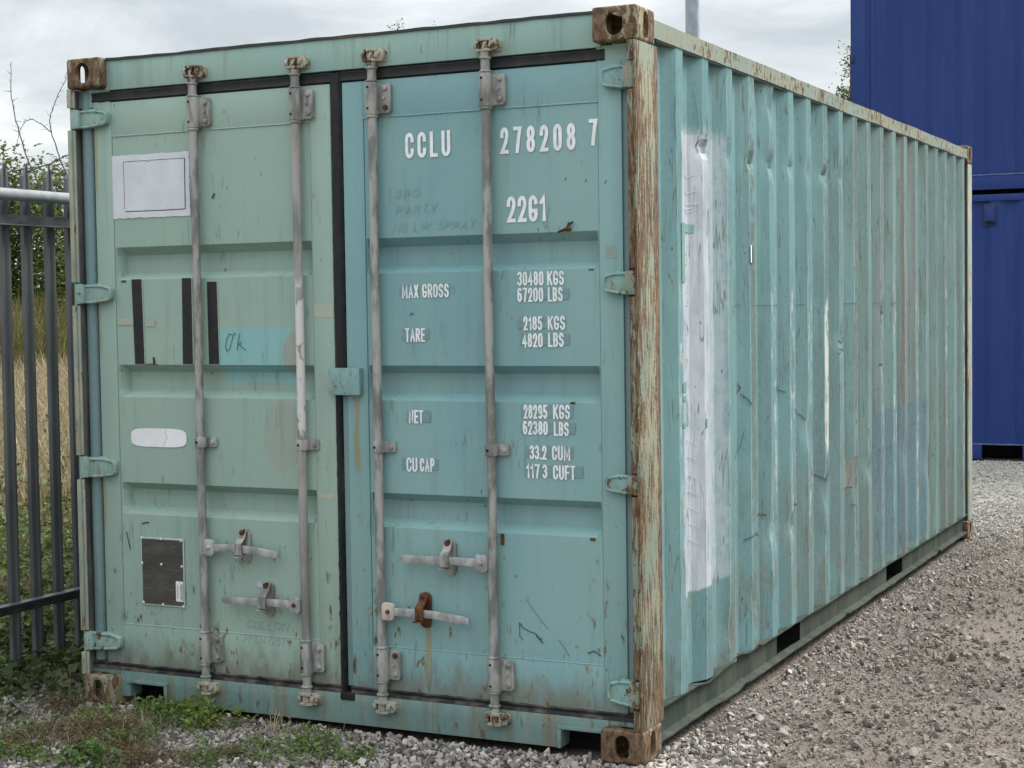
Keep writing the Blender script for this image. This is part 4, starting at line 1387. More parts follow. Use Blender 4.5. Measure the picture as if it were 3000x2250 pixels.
def stickers():
    d = ldoor
    yy = YP - .0022
    flat('paper_label', rough_poly(.174, 1.953, .550, 2.202, 2.2, .0045, 24), M['label'], d, yy, 'white rectangular paper label with thin drawn frame')
    fr = MB()
    ribbon(fr, [(.231, 2.176), (.30, 2.177), (.345, 2.176), (.352, 2.172), (.36, 2.177), (.529, 2.177)], .0012, yy - .0003)
    ribbon(fr, [(.529, 2.178), (.528, 2.10), (.527, 1.979)], .0024, yy - .0004)
    ribbon(fr, [(.527, 1.980), (.43, 1.979), (.236, 1.980)], .0019, yy - .0005)
    ribbon(fr, [(.231, 2.176), (.232, 1.99)], .0010, yy - .0006)
    fr.build('label_frame', M['darkink'], d)
    for a, b, c, e in ((.256, .305, .264, .311), (.502, .547, .498, .546), (.621, .667, .623, .671)):
        z0, z1 = 1.375, 1.711 if a < .6 else 1.694
        flat('black_stripe', [(c, z0), (e, z0), (b, z1), (a, z1)], M['black'], d, yy)
        flat('tape_edge', [(e + .0005, z0), (e + .005, z0), (b + .005, z1), (b + .0005, z1)], M['buff'], d, yy + .0003)
    ov = []
    for k in range(40):
        t = 2 * math.pi * k / 40
        cx, sx = math.cos(t), math.sin(t)
        ov.append((.371 + .136 * math.copysign(abs(cx) ** .45, cx) + .003 * nz(k, 1, 0), 1.082 + .037 * math.copysign(abs(sx) ** .5, sx) + .0025 * nz(k, 2, 0)))
    flat('oval_sticker', ov, M['oval'], d, yy, 'torn bright white oval sticker')
    cr = MB()
    ribbon(cr, [(.410, 1.117), (.405, 1.10), (.412, 1.085), (.402, 1.066), (.395, 1.048)], .0009, yy - .0003)
    cr.build('sticker_tear', M['ink'], d)
    flat('tape_piece', rough_poly(1.109, 1.552, 1.193, 1.602, 5, .003), M['buff'], d, YF - .0008)
    flat('tape_piece', rough_poly(.181, 1.53, .262, 1.558, 6, .003), M['buff'], d, yy)
    flat('tape_piece', rough_poly(1.115, .868, 1.185, .89, 9, .003), M['buff'], d, YF - .0008)
    flat('paint_mark', rough_poly(.318, 1.523, .365, 1.546, 8, .006, 5), M['buff'], d, yy)
    flat('paint_blob', [(.838 + .017 * math.cos(t) + .004 * nz(t, 0, 1), .525 + .013 * math.sin(t)) for t in [6.283 * k / 14 for k in range(14)]], M['ghost'], d, yy)
    flat('tape_piece', rough_poly(2.296, 1.742, 2.336, 1.785, 3, .006, 5), M['film2'], rdoor, YF - .0008)
    # data plate with rivets, faint rows of print and a small barcode sticker
    pl = MB().box(.271, .483, YP - .0045, YP - .0022, .411, .685).build('data_plate', M['plate_rim'], d, .0006)
    MB().box(.277, .477, YP - .0056, YP - .0046, .417, .677).build('plate_face', M['plate'], d)
    ln = MB()
    for r in range(26):
        z = .668 - r * .0095
        for (a, b) in ((.285, .36), (.385, .468)) if r % 5 else ((.30, .45),):
            x = a
            while x < b and not (r > 16 and x > .435):
                l = random.uniform(.01, .035)
                if random.random() < .8: ln.add([(x, YP - .0058, z), (min(x + l, b), YP - .0058, z), (min(x + l, b), YP - .0058, z + .0028), (x, YP - .0058, z + .0028)], [(0, 1, 2, 3)])
                x += l + .005
    ln.build('plate_print', M['plate_line'], d)
    for x, z in ((.277, .679), (.372, .679), (.470, .677), (.277, .578), (.372, .578), (.472, .574), (.279, .421), (.376, .417), (.475, .415)):
        MB().tube([(x, YP - .004, z), (x, YP - .0075, z), (x, YP - .009, z)], [.006, .0055, .003], 10).build('rivet', M['rivet'], d)
    MB().box(.441, .476, YP - .0064, YP - .0057, .434, .514).build('barcode_sticker', M['oval'], d)
    bc = MB()
    z = .440
    for k in range(22):
        h = random.choice((.0010, .0016, .0022))
        bc.box(.462, .474, YP - .0067, YP - .00645, z, z + h)
        z += h + random.choice((.0012, .0018))
    bc.box(.448, .4495, YP - .0067, YP - .00645, .445, .503)
    bc.box(.452, .4530, YP - .0067, YP - .00645, .449, .495)
    bc.build('barcode', M['plate_line'], d)
    # the stains, nests of rust and deep scratches that stand out on the doors
    def S(pts, w, k):
        sc = MB()
        ribbon(sc, pts, w, yy - .0001 * k)
        sc.build('scratch_mark', M['darkink'], d if pts[0][0] < 1.22 else rdoor)
    S([(.667, 2.035), (.660, 2.024), (.655, 2.015)], .004, 1)
    S([(1.946, .455), (1.947, .405), (1.96, .395)], .0012, 2)
    S([(1.946, .455), (1.962, .436), (1.985, .426), (2.01, .42), (2.022, .405), (2.035, .402)], .0016, 3)
    S([(2.012, .415), (2.028, .398), (2.038, .388)], .0028, 4)
    S([(1.97, .545), (2.03, .47), (2.06, .438)], .0007, 5)
    S([(2.10, .405), (2.14, .35)], .0008, 6)
    S([(2.21, .365), (2.235, .375), (2.26, .36)], .0022, 7)
    S([(.20, .70), (.208, .665), (.217, .63)], .0022, 8)
    S([(.278, .735), (.297, .742), (.312, .741)], .0028, 1)
    nest = MB()
    for k, pts in enumerate(([(2.118, 1.838), (2.14, 1.845), (2.165, 1.842)], [(2.15, 1.84), (2.158, 1.865), (2.162, 1.87)], [(2.13, 1.842), (2.15, 1.85), (2.17, 1.848)], [(2.16, 1.86), (2.178, 1.872)])):
        nest.tube([(a, YP - .004 - .002 * k, b) for a, b in pts], .0035, 6)
    nest.build('insect_nest', M['rust'], rdoor)
    for k, (x0, x1, z0, z1) in enumerate(((.315, .375, 1.372, 1.3755), (.352, .362, 1.376, 1.402), (.205, .228, 1.700, 1.707), (2.232, 2.25, 1.703, 1.708), (2.155, 2.175, 1.239, 1.246), (2.225, 2.245, .762, .772), (1.8765, 1.891, .73, .77))):
        p = rough_poly(x0, z0, x1, z1, 20 + k, .003, 4)
        flat('rust_patch', p, M['rust'], d if x0 < 1.22 else rdoor, yy - .0001 * (k % 3))


M['film2'] = plain('grey adhesive patch', (0.20, 0.28, 0.26), (0.24, 0.32, 0.29), 30, 1, 0.6, 0.1)
M['plate_rim'] = plain('pale plate rim', (0.34, 0.45, 0.42), (0.42, 0.51, 0.48), 40, 1, 0.5, 0.1)
stickers()


def side_marks():
    """painted marks that follow the ribs of the long wall"""
    panel = bpy.data.objects['side_panel']

    def patch(mb, y0, y1, z0, z1, off=.0022):
        ny = max(1, int(math.ceil((y1 - y0) / .009)))
        nzs = max(1, int(math.ceil((z1 - z0) / .012)))
        vs = [(W - wall_x(y0 + (y1 - y0) * i / ny, z0 + (z1 - z0) * j / nzs) + off, y0 + (y1 - y0) * i / ny, z0 + (z1 - z0) * j / nzs) for j in range(nzs + 1) for i in range(ny + 1)]
        mb.add(vs, [(j * (ny + 1) + i, j * (ny + 1) + i + 1, (j + 1) * (ny + 1) + i + 1, (j + 1) * (ny + 1) + i) for j in range(nzs) for i in range(ny)])

    def line(mb, pts, hw=.003, off=.003):
        hw *= .62
        fine = []
        for (a, b), (c, d) in zip(pts[:-1], pts[1:]):
            n = max(1, int(math.hypot(c - a, d - b) / .012))
            fine += [(a + (c - a) * i / n, b + (d - b) * i / n) for i in range(n)]
        fine.append(pts[-1])
        ribbon(mb, fine, hw, 0, False, lambda y, z: (W - wall_x(y, z) + off, y, z))
    g = MB()
    patch(g, .44, .640, 1.845, 1.876, .0026)
    patch(g, .44, .497, 1.660, 1.8445, .0026)
    patch(g, .44, .575, 1.262, 1.296, .0026)
    patch(g, .44, .575, 1.228, 1.246, .0026)
    patch(g, .545, .582, 1.150, 1.2275, .0026)
    patch(g, .44, .600, 1.132, 1.1495, .0026)
    patch(g, .69, .708, 1.115, 1.149, .0026)
    g.build('old_lettering', M['oldgreen'], panel)
    gh = MB()
    L_ = lambda *p, w=.0022: line(gh, list(p), w, .0042 + .0001 * (len(gh.f) % 7))
    for z in (2.06, 2.00, 1.93):
        L_((.50, z), (.56, z + .012), (.60, z - .01), (.66, z + .006))
    L_((.54, 2.05), (.54, 1.96), (.58, 1.93), (.64, 1.94), (.65, 2.02))
    L_((.48, 1.98), (.50, 1.945), (.66, 1.955), (.665, 1.86))
    for z in (1.80, 1.76, 1.71, 1.66, 1.61):
        L_((.52, z), (.53, z - .03), (.60, z - .03), (.61, z))
    L_((.47, 1.535), (.48, 1.47), (.55, 1.45), (.60, 1.47), (.59, 1.52))
    L_((.47, 1.45), (.58, 1.43), (.50, 1.39), (.60, 1.38), (.56, 1.33), (.48, 1.35))
    for z in (1.06, 1.0, .93, .87, .81, .75, .69):
        L_((.47, z), (.52, z + .02), (.60, z + .015), (.65, z - .01))
    L_((.60, 1.06), (.61, .95), (.60, .86))
    gh.build('ghost_lettering', M['ghost'], panel)
    # deep scrapes
    s = MB()
    S = lambda *p, w=.0022: line(s, list(p), w, .0046 + .0001 * (len(s.f) % 5))
    S((1.02, 1.02), (1.05, .96), (1.13, .945), (1.19, 1.0), (1.21, 1.07), w=.0014)
    S((1.125, .945), (1.12, .88), (1.10, .82), w=.006)
    S((1.17, 1.26), (1.19, 1.24), (1.17, 1.22), w=.005)
    S((1.19, 1.215), (1.23, 1.19), (1.25, 1.165), w=.005)
    S((1.62, 1.42), (1.68, 1.36), (1.72, 1.28), w=.004)
    S((1.62, 1.26), (1.70, 1.22), (1.78, 1.19), w=.005)
    S((1.90, 1.14), (2.00, 1.10), (2.08, 1.05), w=.004)
    S((1.86, 1.55), (2.02, 1.22), w=.0012)
    S((2.22, 1.44), (2.10, 1.08), w=.0012)
    S((2.66, 1.40), (2.72, 1.385), (2.80, 1.41), w=.006)
    S((2.66, 1.36), (2.74, 1.345), (2.82, 1.33), w=.005)
    S((3.10, .98), (3.05, .92), (3.08, .86), w=.008)
    S((3.50, 1.56), (3.56, 1.52), (3.52, 1.46), w=.012)
    S((3.48, 1.25), (3.60, 1.24), (3.66, 1.20), w=.006)
    S((.395, 2.33), (.388, 2.24), (.396, 2.17), w=.0018)
    S((.64, 2.37), (.655, 2.29), (.66, 2.23), w=.0014)
    S((1.20, .62), (1.30, .64), (1.38, .60), w=.004)
    S((1.85, .70), (1.98, .66), w=.005)
    S((2.30, .78), (2.40, .74), (2.46, .80), w=.005)
    S((.52, .34), (.54, .30), w=.006)
    for y0_, y1_ in ((1.02, 1.2), (1.33, 1.72), (2.0, 2.08), (2.72, 2.98), (3.30, 3.55), (3.78, 3.98)):
        S((y0_, 1.572), ((y0_ + y1_) / 2, 1.570), (y1_, 1.574), w=.0016)
    for k in range(34):
        y_ = 0.9 + 4.6 * (k + random.random()) / 34
        z_ = random.choice((random.uniform(.3, 1.5), random.uniform(.4, 1.3), random.uniform(1.3, 2.3)))
        dy, dz = random.uniform(-.03, .06), random.uniform(-.09, .03)
        S((y_, z_), (y_ + dy * .5 + .008, z_ + dz * .5), (y_ + dy, z_ + dz), w=random.choice((.0012, .002, .003)))
    s.build('scrape_mark', M['scrape'], panel)
    rs = MB()
    for i, (cy, cz, ry, rz, dep) in enumerate(DENTS[:4]):
        if i != 1: line(rs, [(cy - .045, cz + .028), (cy - .058, cz + .004), (cy - .052, cz - .02 - .012 * i)], .0040 - .0008 * i, .003)
    for k, (y, z, a) in enumerate(((1.45, .69, .05), (2.95, .80, .025), (.235, .385, .03), (.27, .26, .04), (3.34, 1.19, .04))):
        line(rs, [(y - a, z), (y, z + .006), (y + a, z - .004)], .0036 - .0003 * k, .003)
    rs.build('rust_patch', M['rust'], panel)
    st = MB()
    patch(st, 1.247, 1.262, 1.745, 1.815, .004)
    st.build('white_sticker', M['oval'], panel)
    sk = MB()
    patch(sk, 1.262, 1.275, 1.742, 1.812, .0042)
    sk.build('black_edge', M['black'], panel)  # narrow black strip along one edge of the white sticker
    b = MB()
    patch(b, 2.80, 2.93, .66, .80, .003)
    b.build('dirty_patch', M['grime'], panel)
    t = MB()
    patch(t, 5.33, 5.36, 1.62, 1.75, .004)
    t.build('buff_tape', M['buff'], panel)


M['grime'] = plain('grey brown grime', (0.13, 0.15, 0.13), (0.19, 0.21, 0.18), 40, .3, 0.7, 0.2)
side_marks()

# ------------------------------------------------------------------ blue containers
def blue_mats():
    g = G('satin navy paint')
    n = g.noise(g.map((1, 1, .2)), 3, 4)
    c = g.mix(g.sm(n, .35, .65), (0.013, 0.034, 0.155), (0.017, 0.041, 0.170))
    c = g.mix(g.sm(g.noise(g.map((1, 1, .08)), 20, 4), .5, .75, 0, .35), c, (0.032, 0.066, 0.195))
    M['navy'] = g.done(c, g.sm(n, .3, .7, .48, .6), n, .1, .01, spec=.25)
    M['navy_light'] = plain('pale sunlit navy', (0.05, 0.08, 0.20), (0.10, 0.14, 0.28), 30, 1, .5, .2)  # paler copy of the navy, sunlight on the roof ribs painted in
    M['navy_dark'] = plain('navy recess', (0.010, 0.018, 0.05), (0.014, 0.024, 0.07), 30, 1, .6, .2)


blue_mats()


def blue_container(loc, label, pockets=True):
    r = empty('shipping_container', loc, 0.0, label=label, cat='shipping container', group='blue containers stacked behind')
    BL, BD, BH = 6.058, 2.438, 2.635
    for x, mx in ((0, 0), (BL, 1)):
        for y, my in ((0, 0), (BD, 1)):
            for z, mz in ((0, 0), (BH, 1)):
                a, b = (0, .178) if not mx else (BL - .178, BL)
                c, d = (0, .162) if not my else (BD - .162, BD)
                e, f = (0, .118) if not mz else (BH - .118, BH)
                cc = MB().box(a, b, c, d, e, f)
                o = cc.build('corner_casting', M['navy'], r, .012, 2)
                if not my:
                    cx = (a + b) / 2
                    MB().prism([(cx + .024 * math.cos(t) , (e + f) / 2 + (.022 if math.sin(t) > 0 else -.022) + .024 * math.sin(t)) for t in [math.pi * 2 * k / 20 for k in range(20)]], -.0015, .01).build('casting_hole', M['void'], o)
    for x0, x1 in ((0.004, .158), (BL - .158, BL - .004)):
        MB().box(x0, x1, .004, .05, .118, BH - .118).build('corner_post', M['navy'], r, .004)
        MB().box(x0, x1, BD - .05, BD - .004, .118, BH - .118).build('corner_post', M['navy'], r, .004)

    def corr(x):
        t = (x - .26) % PITCH
        if x < .24 or x > BL - .24: return .012
        return .012 if t < .072 else .012 + .030 * ((t - .072) / .068 if t < .14 else 1 if t < .212 else (PITCH - t) / .0695)
    xs = [.16, .205, .2055, .24] + [.26 + k * PITCH + o for k in range(20) for o in (0, .072, .140, .212) if .26 + k * PITCH + o < BL - .25] + [BL - .24, BL - .16]
    for yy, sg in ((0, 1), (BD, -1)):
        vs = [(x, yy + sg * (corr(x) if not (.2 < x < .2052) else .03), z) for z in (.155, BH - .06) for x in xs]
        n = len(xs)
        MB().add(vs, [(i, i + 1, n + i + 1, n + i) for i in range(n - 1)]).build('side_panel', M['navy'], r, angle=20)
        y0, y1 = sorted((yy + sg * .003, yy + sg * .063))
        MB().box(.178, BL - .178, y0, y1, BH - .095, BH - .030).build('top_side_rail', M['navy'], r, .004)
        q = MB()
        cuts = [(.178, BL - .178)] if not pockets else [(.178, 1.29), (1.68, 3.10 + 1.278), (3.10 + 1.668, BL - .178)]
        ya, yb = sorted((yy + sg * .006, yy + sg * .05))
        for a, b in cuts: q.box(a, b, ya, yb, .012, .1495)
        q.build('bottom_side_rail', M['navy'], r, .003)
        y0, y1 = sorted((yy, yy + sg * .06))
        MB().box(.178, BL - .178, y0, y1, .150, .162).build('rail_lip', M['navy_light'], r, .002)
    MB().box(.2, BL - .2, .3, BD - .3, .02, .14).build('underframe', M['void'], r)
    for x0, x1 in ((.012, .03), (BL - .03, BL - .012)):
        MB().box(x0, x1, .05, BD - .05, .05, BH - .05).build('end_panel', M['navy'], r)
    # roof ribs show above the rail
    vs, fs = [], []
    m = 120
    for i in range(m + 1):
        x = .18 + (BL - .36) * i / m
        z = BH - .026 + .026 * (0.5 + 0.5 * math.sin(x * 2 * math.pi / .209))
        vs += [(x, .03, z), (x, BD - .03, z)]
    for i in range(m): fs.append((2 * i, 2 * i + 1, 2 * i + 3, 2 * i + 2))
    MB().add(vs, fs).build('roof_panel', M['navy_light'], r)  # sunlit rib tops come from the paler navy
    # ventilator box under the top rail
    v = MB().box(1.325, 1.425, -.014, .030, 2.325, 2.485).build('vent', M['navy'], r, .008)
    MB().box(1.335, 1.415, -.0165, -.0145, 2.318, 2.345).build('vent_slot', M['void'], v)
    MB().box(1.312, 1.438, .002, .011, 2.30, 2.51).build('vent_flange', M['navy_dark'], v, .003)
    # door hinge lugs on the left corner
    for z in (.30, .68, 1.34, 2.0):
        MB().box(-.004, .040, -.006, .060, z, z + .085).build('hinge', M['navy_dark'], r, .006)
    return r


blue_container((0.25, 11.45, 0.0), 'lower dark blue shipping container standing on the gravel beyond the teal container')
blue_container((0.25, 11.45, 2.64), 'upper dark blue shipping container stacked on the other blue container', False)

# ------------------------------------------------------------------ palisade fence, pipe, pole
M['pale'] = plain('dull galvanised pale', (0.075, 0.08, 0.085), (0.135, 0.14, 0.145), 10, .2, .5, .15, .3)
M['fence_rail'] = plain('dark fence angle', (0.055, 0.062, 0.066), (0.10, 0.11, 0.115), 10, 2, .5, .15, .3)
M['pipe'] = plain('galvanised pipe', (0.19, 0.205, 0.22), (0.27, 0.285, 0.295), 14, 1, .62, .15, 0, .3)


def fence():
    FX = -0.57
    r = empty('palisade_fence', (FX, 0, 0), label='grey galvanised palisade fence of pointed W section pales beside the container', cat='fence')
    prof = [(-.032, .000), (-.026, .015), (-.012, .018), (0, .006), (.012, .018), (.026, .015), (.032, .000)]   # (along y, out +x)
    mb = MB()
    z0, z1 = 0.06, 2.24
    levels = [z0, z1 - .14, z1 - .06, z1]
    vs, fs = [], []
    for j, z in enumerate(levels):
        w = [1, 1, .75, .12][j]
        for (y, x) in prof: vs.append((x, y * w, z - (.03 * abs(y) / .028 if j == 3 else 0)))
    n = len(prof)
    for j in range(3):
        for i in range(n - 1):
            if j == 2 and i in (2, 3): pass
            fs.append((j * n + i, j * n + i + 1, (j + 1) * n + i + 1, (j + 1) * n + i))
    mb.add(vs, fs)
    pale = mb.build('pale', M['pale'], r, angle=20)
    ys = [0.236 + 0.1395 * k for k in range(-18, 60)]
    pale.location = (0, ys[0], 0)
    for y in ys[1:]:
        c = dup(pale, r, (0, y, 0.012 * nz(y * 5, 0, 0)))
        c.rotation_euler = (0, 0.004 * nz(y * 7, 1, 1), 0.05 * nz(y * 9, 1, 1))
    for z in (1.957, 0.290):
        q = MB()
        ya, yb = ys[0] - .2, ys[-1] + .2
        q.box(.024, .030, ya, yb, z, z + .050)
        q.box(.0305, .072, ya, yb, z + .044, z + .050) if z < 1 else q.box(.0305, .072, ya, yb, z + .0, z + .006)
        q.build('fence_rail', M['fence_rail'], r, .0015)
    for y in (-1.9, 0.9 + .45, 3.9, 6.9):
        MB().box(-.09, -.005, y, y + .06, 0, 2.1).build('fence_post', M['fence_rail'], r, .004)


fence()
o = MB().tube([(-.505, -2.6, 2.088), (-.505, 0.5, 2.088), (-.505, 8.2, 2.088)], .026, 18).build('pipe_rail', M['pipe'])
tag(o, 'galvanised round pipe running level in front of the top of the fence pales', 'pipe')
pr = bpy.data.objects['palisade_fence']

pole = empty('column', (-2.22, 13.7, 0), label='tall slim galvanised lighting column rising behind the teal container', cat='pole')
oc = [(.085 * math.cos(R(22.5 + 45 * k)), .085 * math.sin(R(22.5 + 45 * k))) for k in range(8)]
MB().prism(oc, 0.02, 8.5, 'z').build('shaft', plain('spangled galvanised steel', (0.24, 0.27, 0.30), (0.36, 0.39, 0.42), 9, .5, .45, .1, .3), pole, .004)
MB().box(-.2, .2, -.2, .2, 0, .02).build('base_plate', M['pipe'], pole, .004)
MB().box(-.05, .6, -.10, .10, 8.5, 8.6).build('lamp_head', M['fence_rail'], pole, .02)

# ------------------------------------------------------------------ plants
def leaf_mat(name, cols, dead=None):
    g = G(name)
    c = g.ramp(g.rnd(), [(i / (len(cols) - 1), k) for i, k in enumerate(cols)])
    c = g.mix(g.sm(g.noise(g.P(), 2.5, 3), .4, .65, 0, .45), c, cols[0])
    g.b.inputs['Transmission Weight'].default_value = 0.0
    m = g.done(c, .55, spec=.3)
    # thin leaves pass some light
    tr = g.n('ShaderNodeBsdfTranslucent')
    g.put(tr.inputs[0], c)
    mx = g.n('ShaderNodeMixShader')
    mx.inputs[0].default_value = .25
    g.nt.links.new(g.b.outputs[0], mx.inputs[1])
    g.nt.links.new(tr.outputs[0], mx.inputs[2])
    g.nt.links.new(mx.outputs[0], g.out.inputs[0])
    return m


M['leaf'] = leaf_mat('hedge leaves', [(0.045, 0.07, 0.02), (0.09, 0.13, 0.036), (0.14, 0.18, 0.052), (0.22, 0.24, 0.085)])
M['leaf_dark'] = leaf_mat('dark leaves', [(0.035, 0.055, 0.018), (0.065, 0.095, 0.028), (0.10, 0.125, 0.04)])
M['weed'] = leaf_mat('weed leaves', [(0.07, 0.125, 0.035), (0.12, 0.185, 0.05), (0.19, 0.25, 0.08)])
M['weed_yellow'] = leaf_mat('yellow green leaves', [(0.10, 0.15, 0.025), (0.17, 0.22, 0.04), (0.23, 0.27, 0.06)])
M['weed_brown'] = leaf_mat('dead weed', [(0.09, 0.06, 0.03), (0.16, 0.11, 0.055), (0.25, 0.19, 0.10)])
M['straw'] = leaf_mat('dry grass', [(0.25, 0.20, 0.12), (0.38, 0.315, 0.20), (0.47, 0.40, 0.27)])
M['olive'] = leaf_mat('olive grass', [(0.075, 0.075, 0.025), (0.13, 0.12, 0.04), (0.20, 0.17, 0.07)])
M['twig'] = plain('dead twig', (0.075, 0.065, 0.055), (0.14, 0.125, 0.11), 30, 1, .8, .2)
M['bark'] = plain('bark', (0.05, 0.04, 0.03), (0.10, 0.08, 0.06), 14, .3, .9, .5)
M['blossom'] = leaf_mat('pale blossom', [(0.5, 0.5, 0.44), (0.6, 0.6, 0.55), (0.7, 0.7, 0.66)])


def leaves(pos, size, up=0.4, fold=.25, aspect=.55, normal=None):
    """pos (N,3), size (N,) -> folded diamond leaves, six vertices each"""
    n = len(pos)
    d = RNG.normal(size=(n, 3))
    d[:, 2] = d[:, 2] * .5 + .1
    d /= np.linalg.norm(d, axis=1)[:, None]
    nn = RNG.normal(size=(n, 3))
    nn[:, 2] = np.abs(nn[:, 2]) + up
    s = np.cross(d, nn)
    s /= np.linalg.norm(s, axis=1)[:, None] + 1e-9
    u = np.cross(s, d)
    sz = size[:, None]
    p = np.asarray(pos)
    a = p
    t = p + d * sz - u * sz * .12
    m1 = p + d * sz * .45
    l = m1 + s * sz * aspect * .5 + u * sz * fold * .5
    r = m1 - s * sz * aspect * .5 + u * sz * fold * .5
    vs = np.stack([a, l, t, r], 1).reshape(-1, 3)
    b = np.arange(n)[:, None] * 4
    fs = np.concatenate([b + np.array([0, 1, 2, 3])], 0)
    return vs, fs


def blades(pos, h, w=.006, lean=.35):
    n = len(pos)
    a = RNG.uniform(0, 2 * math.pi, n)
    side = np.stack([np.cos(a), np.sin(a), np.zeros(n)], 1)
    b = RNG.uniform(0, 2 * math.pi, n)
    ln = np.stack([np.cos(b), np.sin(b), np.zeros(n)], 1) * (RNG.uniform(.1, 1, n) * lean * h)[:, None]
    p = np.asarray(pos)
    H_ = h[:, None]
    up = np.array([0, 0, 1.0])
    w = np.broadcast_to(np.asarray(w), (n,))[:, None]
    v = np.stack([p - side * w, p + side * w, p + side * w * .7 + up * H_ * .6 + ln * .4, p - side * w * .7 + up * H_ * .6 + ln * .4,
                  p + side * w * .08 + up * H_ * .97 + ln, p - side * w * .08 + up * H_ * .97 + ln], 1).reshape(-1, 3)
    k = np.arange(n)[:, None] * 6
    f = np.concatenate([k + np.array([0, 1, 2, 3]), k + np.array([3, 2, 4, 5])], 0)
    return v, f


def child(o, parent):
    o.parent = parent
    return o


def weed(loc, r, h, n, mat, label, leaf=.028, cat='weed', stems=7, grassy=0.0, name='weed'):
    n = int(n * .62)
    h *= .85
    grassy *= .8
    root = empty(name, (loc[0], loc[1], ground_z(*loc[:2])), random.uniform(0, 6), label=label, cat=cat, group='weeds growing in the gravel')
    cl = RNG.normal(size=(max(3, n // 26), 3)) * np.array([r * .5, r * .5, 0])
    i = RNG.integers(0, len(cl), n)
    p = cl[i] + RNG.normal(size=(n, 3)) * np.array([r * .22, r * .22, 0])
    rr = np.hypot(p[:, 0], p[:, 1]) / r
    p[:, 2] = np.abs(RNG.uniform(.02, 1, n)) * h * np.clip(1.15 - rr * .7, .15, 1)
    v, f = leaves(p, RNG.uniform(.5, 1.2, n) * leaf, .8)
    child(np_mesh('foliage', v, f, M[mat]), root)
    if grassy:
        m = int(n * grassy)
        q = RNG.normal(size=(m, 3)) * np.array([r * .6, r * .6, 0])
        v, f = blades(q, RNG.uniform(.3, 1.1, m) * h * .75, .0018, 1.4)
        child(np_mesh('blades', v, f, M['straw'] if mat != 'weed_brown' else M['weed_brown']), root)
    mb = MB()
    for k in range(stems):
        a = random.uniform(0, 6.28)
        q = random.uniform(.2, .9) * r
        mb.tube([(0.2 * q * math.cos(a), 0.2 * q * math.sin(a), -.005), (.6 * q * math.cos(a), .6 * q * math.sin(a), h * .5), (q * math.cos(a), q * math.sin(a), h * random.uniform(.6, 1))], [.0022, .0018, .0010], 5)
    mb.build('stem', M['twig'] if mat == 'weed_brown' else M[mat], root)
    return root


weed((0.66, -0.09), .17, .13, 620, 'weed_yellow', 'bright yellow green leafy weed against the door sill', .034)
weed((0.47, -0.16), .18, .11, 520, 'weed', 'mid green leafy weed left of the bright yellow green weed', .030, grassy=.4)
weed((0.36, -0.25), .20, .10, 240, 'weed_yellow', 'straw and olive grass tuft in front of the left fork pocket', .018, cat='grass tuft', grassy=1.6, name='grass_tuft')
weed((0.30, -0.40), .24, .06, 700, 'weed_brown', 'low rusty brown dried weed in front of the left door', .018, grassy=.5)
weed((0.60, -0.42), .13, .08, 260, 'weed', 'small green sprig beside the rusty brown dried weed', .024, grassy=.5)
weed((0.57, -0.70), .16, .06, 420, 'weed', 'broad leaved dark green weed at the bottom edge of the photo', .042)
weed((0.20, -0.52), .22, .09, 620, 'weed', 'feathery grey green weed at the lower left', .018, grassy=.3)
weed((1.08, -0.36), .13, .06, 330, 'weed', 'low narrow green weed below the second locking rod', .022, grassy=.4)
weed((1.24, -0.27), .17, .10, 760, 'weed', 'largest green weed clump below the centre of the doors', .028, grassy=.15)
weed((1.02, -0.55), .11, .11, 260, 'weed', 'upright small leaved green weed at the bottom centre', .020)
weed((0.99, -0.11), .12, .09, 60, 'straw', 'dry straw stalks by the sill under the second locking rod', .014, cat='grass tuft', grassy=1.6, name='grass_tuft')
weed((0.80, -0.62), .14, .07, 240, 'weed_brown', 'brown dead stems lying on the stones at the bottom', .016, grassy=1.0)
weed((0.30, -0.80), .12, .07, 330, 'weed', 'green weed in the bottom left corner of the photo', .03)
weed((0.10, -0.22), .08, .20, 170, 'weed_brown', 'single upright dead brown stalk before the left corner casting', .022, stems=4, name='dead_weed')
weed((0.02, 0.0), .16, .05, 160, 'weed_brown', 'olive brown dead grass by the bottom left corner casting', .016, grassy=1.2, cat='grass tuft', name='grass_tuft')


